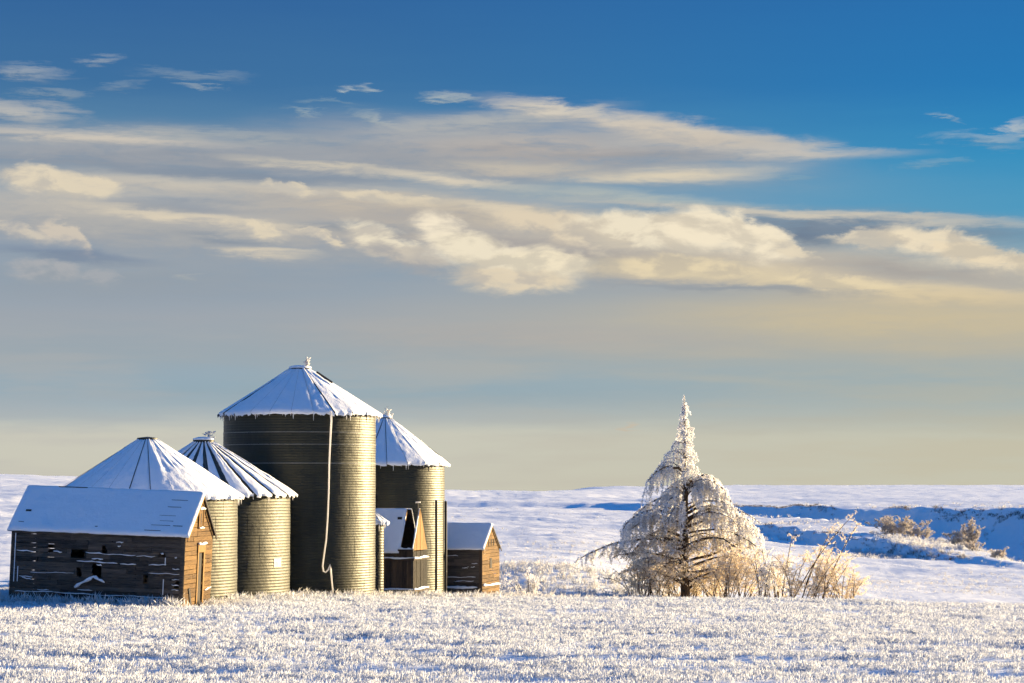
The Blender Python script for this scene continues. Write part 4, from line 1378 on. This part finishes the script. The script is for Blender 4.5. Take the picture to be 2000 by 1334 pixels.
for (z, h_) in ((1.72, 0.10), (0.30, 0.12)):                 # girts with snow along them
    MB().box(-0.04, L2 + 0.04, -0.09, -0.042, z, z + h_).build('girt', 'upright_wood', shed2)
    MB().box(L2 + 0.042, L2 + 0.09, -0.09, W2 + 0.04, z, z + h_).build('girt', 'upright_wood', shed2)
    ledge(shed2, (-0.04, -0.07, z + h_ + 0.01), (L2 + 0.05, -0.07, z + h_ + 0.01), (0, -1, 0), 0.03, 0.04, int(z * 10))
    ledge(shed2, (L2 + 0.07, -0.07, z + h_ + 0.01), (L2 + 0.07, W2 + 0.05, z + h_ + 0.02), (1, 0, 0), 0.03, 0.055, int(z * 10) + 1)
MB().box(L2 - 0.05, L2 + 0.045, -0.062, -0.044, 0.1, H2).build('corner_trim', 'old_wood', shed2)
MB().box(-0.02, L2 + 0.02, -0.035, 0.10, -0.25, 0.095).build('sill_beam', 'dark_shade_wood', shed2)
gable_roof(shed2, L2, W2, H2, RISE2, 0.08, 0.10, 0.03, 91, 0.07, front=(0.0, 0.66), back=(0.0, 0.80))
for xr in (L2 * 0.68, L2 - 0.04):                            # bare rafters at the broken end
    MB().quad_prism([(xr, -0.04, H2), (xr, 0.06, H2), (xr, W2 / 2 + 0.04, H2 + RISE2 + 0.04), (xr, W2 / 2 - 0.06, H2 + RISE2 + 0.04)], (0.06, 0, 0)).build('rafter', 'pale_wood', shed2)
    ledge(shed2, (xr + 0.03, -0.04, H2 + 0.02), (xr + 0.03, W2 / 2 - 0.03, H2 + RISE2 + 0.06), (0, 0, 1), 0.02, 0.04, 93)
MB().box(L2 * 0.66, L2 + 0.04, -0.10, 0.12, H2 - 0.02, H2 + 0.07).build('wall_plate', 'upright_wood', shed2)
ledge(shed2, (L2 * 0.66, -0.02, H2 + 0.09), (L2 - 0.05, -0.02, H2 + 0.09), (0, -1, 0), 0.03, 0.06, 95)
MB().box(L2 * 0.62 - 0.18, L2 * 0.62 + 0.02, 0.86, 1.02, H2 + 1.38, H2 + 1.52).build('shingle_patch', 'dark_shade_wood', shed2)
MB().tube([(L2 * 0.95, W2 / 2, H2 + RISE2), (L2 * 0.95, W2 / 2, H2 + RISE2 + 0.32)], 0.03, 6).build('vent_pipe', 'dark_iron', shed2)
MB().tube([(L2 * 0.95 - 0.1, W2 / 2, H2 + RISE2 + 0.33), (L2 * 0.95 + 0.12, W2 / 2, H2 + RISE2 + 0.34)], 0.035, 6).build('frost', 'frost', shed2)


# ------------------------------------------------------------------ frosted tree and shrubs
class Rime:
    """crystals gathered into one mesh"""
    def __init__(self, seed):
        self.P, self.S = [], []
        self.r = np.random.default_rng(seed)

    def along(self, pts, step, size, spread, n=2):
        pts = np.array([tuple(p) for p in pts], float)
        seg = np.linalg.norm(np.diff(pts, axis=0), axis=1)
        tot = seg.sum()
        k = max(1, int(tot / step)) * n
        t_ = self.r.uniform(0, tot, k)
        cum = np.concatenate([[0], np.cumsum(seg)])
        out = np.stack([np.interp(t_, cum, pts[:, i]) for i in range(3)], 1)
        out += self.r.normal(0, spread, out.shape)
        self.P.append(out)
        self.S.append(size * self.r.uniform(0.55, 1.35, k))

    def build(self, name, mat, parent, stretch=1.5):
        P = np.concatenate(self.P); S = np.concatenate(self.S)
        n = len(P)
        d = self.r.normal(0, 1, (n, 3)); d[:, 2] -= 0.5
        d /= np.linalg.norm(d, axis=1)[:, None]
        q = np.cross(d, self.r.normal(0, 1, (n, 3))); q /= np.linalg.norm(q, axis=1)[:, None]
        w = np.cross(d, q)
        S = S[:, None]
        v = np.stack([P + d * S * stretch, P + q * S * 0.6 + w * S * 0.1, P - d * S * 0.7, P - q * S * 0.6 + w * S * 0.1], 1).reshape(-1, 3)
        f = np.arange(n * 4).reshape(n, 4)
        me = mesh_np(name, v, f)
        me.materials.append(MATS[mat])
        return link(bpy.data.objects.new(name, me), parent)


def bez(p0, p1, p2, n):
    p0, p1, p2 = Vector(p0), Vector(p1), Vector(p2)
    return [p0 * (1 - t) ** 2 + p1 * 2 * t * (1 - t) + p2 * t * t for t in (i / (n - 1) for i in range(n))]


TS = 1.13
TX, TY = at(1338, 1170, 141.0).x, 141.0
TZ = gz(TX, TY) - 0.1
TH = (at(1338, 772, TY).z - TZ) / TS
tree = empty('frosted_tree', (TX, TY, TZ))
tree.scale = (TS, TS, TS)
tag(tree, 'tall tree with a pointed top and drooping branches thick with frost', 'tree')
rt = random.Random(5)
tp = [(0, 0, -0.2), (0.02, 0, 0.6), (-0.03, 0.02, 1.6), (0.03, 0, 2.8), (0.0, 0.03, 4.2), (0.06, 0, 5.6), (0.0, 0, 7.2), (0.05, 0, 8.8), (0.0, 0, TH * 0.93), (0.0, 0, TH)]
trunk = MB().tube(tp, [0.30, 0.24, 0.21, 0.19, 0.165, 0.13, 0.10, 0.065, 0.03, 0.012], 9).build('trunk', 'bark', tree, True)


def trunk_at(z):
    for a, b_ in zip(tp[:-1], tp[1:]):
        if a[2] <= z <= b_[2]:
            k = (z - a[2]) / (b_[2] - a[2])
            return Vector(a).lerp(Vector(b_), k)
    return Vector((0, 0, z))


PXM = F / TY * TS                                     # photograph pixels per metre at the tree


def reach(z, s):
    """crown half-width at height z; s = -1 left, +1 right"""
    py = 772 + (TH - z) * PXM
    if s < 0:
        xs = [(772, 2), (800, 10), (850, 30), (890, 50), (925, 74), (945, 52), (960, 70), (980, 104), (1010, 114), (1060, 122), (1100, 128), (1180, 128)]
    else:
        xs = [(772, 2), (800, 10), (850, 22), (890, 34), (905, 62), (930, 84), (960, 96), (985, 96), (1000, 132), (1030, 152), (1060, 160), (1100, 152), (1180, 140)]
    return float(np.interp(py, [a for a, _ in xs], [b_ for _, b_ in xs])) / PXM * (0.66 if py < 895 else 0.84 if py < 985 else 1.02)


white = Rime(1)
straw = Rime(2)
twig = MB()
ftwig = MB()
nb = 104
for i in range(nb):
    h = 0.10 + 0.86 * (i + rt.random()) / nb
    z0 = TH * h
    a = i * 2.399 + rt.uniform(-0.5, 0.5)
    side = math.cos(a)
    lr = reach(z0 - 0.35, 1 if side > 0 else -1)
    rad = lr * rt.choice((rt.uniform(0.45, 0.8), rt.uniform(0.85, 1.16))) * (0.55 + 0.45 * abs(side) if abs(side) > 0.3 else 0.72)
    rad = max(rad, 0.12)
    up = rt.uniform(0.25, 0.55) * min(rad, 1.6)
    drop = rt.uniform(0.25, 0.75) * rad * (0.75 if h > 0.3 else 0.15)
    st = trunk_at(z0 - min(0.5, rad * 0.25))
    end = st + Vector((math.cos(a) * rad, math.sin(a) * rad, up - drop))
    mid = st + Vector((math.cos(a) * rad * 0.55, math.sin(a) * rad * 0.55, up * 1.7))
    pts = bez(st, mid, end, 9)
    pts = [p + Vector((rt.uniform(-1, 1), rt.uniform(-1, 1), rt.uniform(-1, 1))) * 0.03 * (k > 0) for k, p in enumerate(pts)]
    br = 0.010 + 0.020 * min(rad, 3.0) * (1.15 - h)
    bo = MB().tube(pts, [br * (1 - 0.8 * k / 8) + 0.006 for k in range(9)], 5).build('branch', 'bark', tree, True)
    fr = min(1.0, max(0.0, (h - 0.16) / 0.30))             # how thick the frost lies
    if fr > 0.12:
        white.along(pts[1:], 0.05, 0.05, 0.035, max(1, int(3 * fr)))
    else:
        straw.along(pts[2:], 0.06, 0.035, 0.03, 1)
    # hanging spray of twigs
    ns_ = int(4 + rad * (8 if h > 0.42 else 6.5))
    for k in range(ns_):
        tpos = rt.uniform(0.22 if h > 0.3 else 0.5, 1.0)
        q = pts[min(8, int(tpos * 8))] + Vector((rt.uniform(-.08, .08), rt.uniform(-.08, .08), 0))
        ln = rt.uniform(0.25, 1.15) * (0.35 + 0.65 * min(1.0, rad / 1.6)) * (1.0 if h > 0.3 else 0.8)
        if h > 0.3:
            dirv = Vector((math.cos(a) * rt.uniform(-0.05, 0.35) + rt.uniform(-.18, .18), math.sin(a) * rt.uniform(-0.05, 0.35) + rt.uniform(-.18, .18), -1.0))
        else:
            dirv = Vector((rt.uniform(-1, 1), rt.uniform(-1, 1), rt.uniform(-0.7, 0.7)))
        if q.z < 4.4 and abs(q.x) < 0.36 and q.y < 0.2: continue
        e2 = q + dirv.normalized() * ln
        m2_ = q.lerp(e2, 0.45) + Vector((rt.uniform(-.1, .1), rt.uniform(-.1, .1), 0.10))
        s_ = bez(q, m2_, e2, 6)
        (ftwig if rt.random() < fr else twig).tube(s_, [0.011, 0.009, 0.008, 0.007, 0.006, 0.004], 3, cap=False)
        if rt.random() < 0.25 + fr:
            white.along(s_, 0.045, 0.048, 0.030, 2 if fr > 0.55 else 1)
        else:
            straw.along(s_, 0.05, 0.030, 0.030, 2)
        if h < 0.45:
            for _ in range(3):
                q2 = s_[rt.randint(1, 5)]
                e3_ = q2 + Vector((rt.uniform(-1, 1), rt.uniform(-1, 1), rt.uniform(-0.9, 0.4))).normalized() * rt.uniform(0.2, 0.55)
                s3 = bez(q2, q2.lerp(e3_, 0.5) + Vector((0, 0, 0.06)), e3_, 4)
                twig.tube(s3, [0.008, 0.007, 0.005, 0.004], 3, cap=False)
                straw.along(s3, 0.05, 0.026, 0.022, 2)
# the far-reaching low limb on the left and the arched limbs on the right, with their sprays
for (sz, mx_, mz, ex, ez_, n_, fr) in ((3.2, -3.0, 3.7, -5.4, 2.35, 70, 0.97), (3.9, -2.0, 5.0, -3.0, 4.1, 34, 1.0), (5.2, -1.3, 5.9, -2.35, 4.7, 26, 1.0), (4.3, 2.3, 5.6, 3.9, 3.6, 46, 1.0), (3.9, 2.0, 4.9, 3.3, 3.9, 36, 1.0), (5.7, 1.3, 7.3, 2.35, 5.2, 44, 1.0), (5.9, 1.0, 7.3, 1.9, 6.0, 40, 1.0), (6.7, -1.0, 7.6, -2.0, 6.2, 26, 1.0),
                                       (4.4, -2.2, 5.4, -3.2, 3.9, 36, 1.0), (4.6, 1.4, 5.6, 3.0, 4.3, 36, 1.0), (2.2, 1.6, 2.5, 3.2, 3.3, 20, 0.05), (1.6, 1.5, 1.7, 2.6, 2.1, 18, 0.05), (2.6, -1.3, 3.4, -1.9, 3.6, 14, 0.1), (2.1, -1.8, 2.2, -3.1, 1.7, 20, 0.15)):
    yy = rt.uniform(-0.9, 0.5)
    pts = bez(trunk_at(sz), (mx_, yy * 0.6, mz), (ex, yy, ez_), 12)
    pts = [p + Vector((rt.uniform(-1, 1), rt.uniform(-1, 1), rt.uniform(-1, 1))) * 0.035 * (k > 0) for k, p in enumerate(pts)]
    MB().tube(pts, [0.075 * (1 - 0.8 * k / 11) + 0.008 for k in range(12)], 6).build('branch', 'bark', tree, True)
    (white if fr > 0.5 else straw).along(pts[3:], 0.04, 0.055 if fr > 0.5 else 0.03, 0.045, 3)
    for k in range(n_):
        q = pts[rt.randint(3, 11)] + Vector((rt.uniform(-.1, .1), rt.uniform(-.35, .35), 0))
        ln = rt.uniform(0.35, 1.35) * (1.0 if sz > 3.5 else 0.66)
        dv = Vector((rt.uniform(-.25, .25) * (1 if sz > 3.5 else 2.4) + (ex - mx_) * 0.06, rt.uniform(-.25, .25), -1.0)) if fr > 0.5 else Vector((rt.uniform(-1, 1), rt.uniform(-1, 1), rt.uniform(-.6, .8)))
        e2 = q + dv.normalized() * ln
        s_ = bez(q, q.lerp(e2, 0.45) + Vector((rt.uniform(-.12, .12), rt.uniform(-.12, .12), 0.10)), e2, 6)
        (ftwig if fr > 0.5 else twig).tube(s_, [0.011, 0.009, 0.008, 0.007, 0.006, 0.004], 3, cap=False)
        (white if rt.random() < fr else straw).along(s_, 0.042, 0.052, 0.034, 3 if fr > 0.5 else 1)
white.along([trunk_at(z_) for z_ in (TH * 0.52, TH * 0.6, TH * 0.7, TH * 0.8, TH * 0.92)], 0.03, 0.05, 0.07, 3)
# tip
white.along([(0, 0, TH * 0.90), (0, 0, TH + 0.05)], 0.03, 0.045, 0.03, 2)
white.build('crown', 'frost', tree)['kind'] = 'stuff'
straw.build('low_twigs', 'frost_straw', tree)['kind'] = 'stuff'
twig.build('twigs', 'bark', tree)['kind'] = 'stuff'
ftwig.build('frosted_twigs', 'frost', tree)['kind'] = 'stuff'


def shrub(name, label, px, Y, width, height, n_stem, lean, mats, seed, group=None, long_stems=(), dens=1.0, zoff=0.0, size=0.034):
    r = random.Random(seed)
    p = at(px, 1100, Y)
    zb = gz(p.x, Y) - 0.08 + zoff
    root = empty(name, (p.x, Y, zb))
    if 130 < Y < 145: root.scale = (1.12, 1.12, 1.12)
    tag(root, label, 'shrub', group)
    rm = Rime(seed)
    tw = MB()
    for i in range(n_stem + len(long_stems)):
        if i < n_stem:
            bx, by = r.uniform(-0.42, 0.42) * width * 0.7, r.uniform(-0.35, 0.35) * width * 0.6
            hh = height * r.uniform(0.55, 1.0) * (1 - 0.5 * (abs(bx) / (width * 0.5)) ** 2)
            ex, ey = bx * 1.6 + r.uniform(-0.42, 0.42) * width + lean * hh, by * 1.4 + r.uniform(-0.3, 0.3) * width
            mid = (bx + (ex - bx) * r.uniform(0.1, 0.5) + r.uniform(-.15, .15), by + (ey - by) * 0.3, hh * r.uniform(0.55, 0.95))
            rad0 = 0.02
        else:
            bx, ex, hh = long_stems[i - n_stem]
            by, ey = r.uniform(-.2, .2), r.uniform(-.3, .3)
            mid = (bx + (ex - bx) * 0.4, by, hh * 0.58)
            rad0 = 0.032
        pts = bez((bx, by, 0), mid, (ex, ey, hh), 9)
        MB().tube(pts, [rad0 * (1 - 0.75 * k / 8) + 0.005 for k in range(9)], 5).build('stem', 'bark', root, True)
        rm.along(pts[4:], 0.06, size, 0.03, 1)
        for k in range(int(11 * dens)):
            q = pts[r.randint(2, 8)]
            ln = r.uniform(0.15, 0.6) * min(1.0, height / 2.2)
            e2 = q + Vector((r.uniform(-1, 1), r.uniform(-1, 1), r.uniform(-0.3, 0.9))).normalized() * ln
            s_ = bez(q, q.lerp(e2, 0.5) + Vector((0, 0, 0.05)), e2, 4)
            tw.tube(s_, [0.008, 0.006, 0.005, 0.004], 3, cap=False)
            rm.along(s_, 0.045, size, 0.028, 2)
            for _ in range(2):
                q2 = s_[r.randint(1, 3)]
                e3_ = q2 + Vector((r.uniform(-1, 1), r.uniform(-1, 1), r.uniform(-0.5, 0.6))).normalized() * ln * 0.6
                rm.along([q2, e3_], 0.045, size * 0.9, 0.022, 2)
                tw.tube([q2, e3_], [0.005, 0.003], 3, cap=False)
    rm.build('crown', mats, root)['kind'] = 'stuff'
    tw.build('twigs', mats, root)['kind'] = 'stuff'
    return root


G1 = 'frosted shrubs beside the tree'
shrub('frosted_shrub', 'pale frosted shrub just right of the tall frosted tree', 1500, 137.5, 1.9, 3.2, 22, 0.0, 'frost', 61, G1, dens=0.9)
shrub('frosted_shrub', 'golden leaning shrub with long slanting stems at the right of the tree', 1575, 136.0, 3.1, 3.0, 22, 0.18, 'frost_straw', 62, G1, long_stems=((-1.3, -0.7, 3.6), (-0.9, 2.2, 4.6), (-0.4, 1.2, 3.9), (0.6, 2.6, 4.3), (0.3, 1.5, 3.4)), dens=1.2)
shrub('frosted_shrub', 'low golden shrub at the right end of the thicket by the tree', 1645, 136.5, 1.7, 2.5, 16, 0.1, 'frost_straw', 63, G1)
shrub('frosted_shrub', 'tangled brown shrub under the left side of the frosted tree', 1262, 139.0, 3.0, 2.6, 28, -0.1, 'frost_straw', 64, G1)
shrub('frosted_shrub', 'golden shrub under the right side of the frosted tree', 1425, 138.5, 3.2, 2.9, 34, 0.05, 'frost_straw', 65, G1, dens=1.2)
shrub('frosted_shrub', 'brown shrub close behind the trunk of the frosted tree', 1318, 142.5, 3.0, 2.3, 20, 0.0, 'frost_straw', 67, G1, dens=1.0)
shrub('frosted_shrub', 'golden shrub behind and right of the frosted tree trunk', 1378, 142.0, 2.8, 2.5, 20, 0.0, 'frost_straw', 68, G1, dens=1.0)
shrub('frosted_shrub', 'small pale weed bush between the farthest shed and the tree', 1030, 128.0, 1.5, 1.5, 14, 0.0, 'frost', 66, G1)
G2 = 'bushes along the coulee edge'
shrub('coulee_bush', 'wide brown frosted bush on the lip of the far coulee', 1752, 300.0, 5.4, 2.6, 44, 0.0, 'bush_frost', 71, G2, size=0.07)
shrub('coulee_bush', 'low pale bush right of the wide brown bush by the coulee', 1795, 296.0, 3.4, 1.5, 22, 0.0, 'bush_frost', 72, G2, size=0.07)
shrub('coulee_bush', 'upright pale bush standing alone in front of the shaded coulee', 1894, 286.0, 2.2, 3.3, 22, 0.0, 'bush_frost', 73, G2, size=0.07)
shrub('coulee_bush', 'low frosted bush at the foot of the upright pale bush', 1868, 285.0, 2.8, 1.7, 20, 0.0, 'bush_frost', 74, G2, size=0.06)
shrub('coulee_bush', 'small frosted bush on the coulee lip nearest the right edge', 1952, 252.0, 2.2, 1.3, 16, 0.0, 'bush_frost', 75, G2, size=0.06)
shrub('coulee_bush', 'small frosted bush on the sloping lip below the upright pale bush', 1905, 262.0, 2.0, 1.0, 14, 0.0, 'bush_frost', 76, G2, size=0.06)
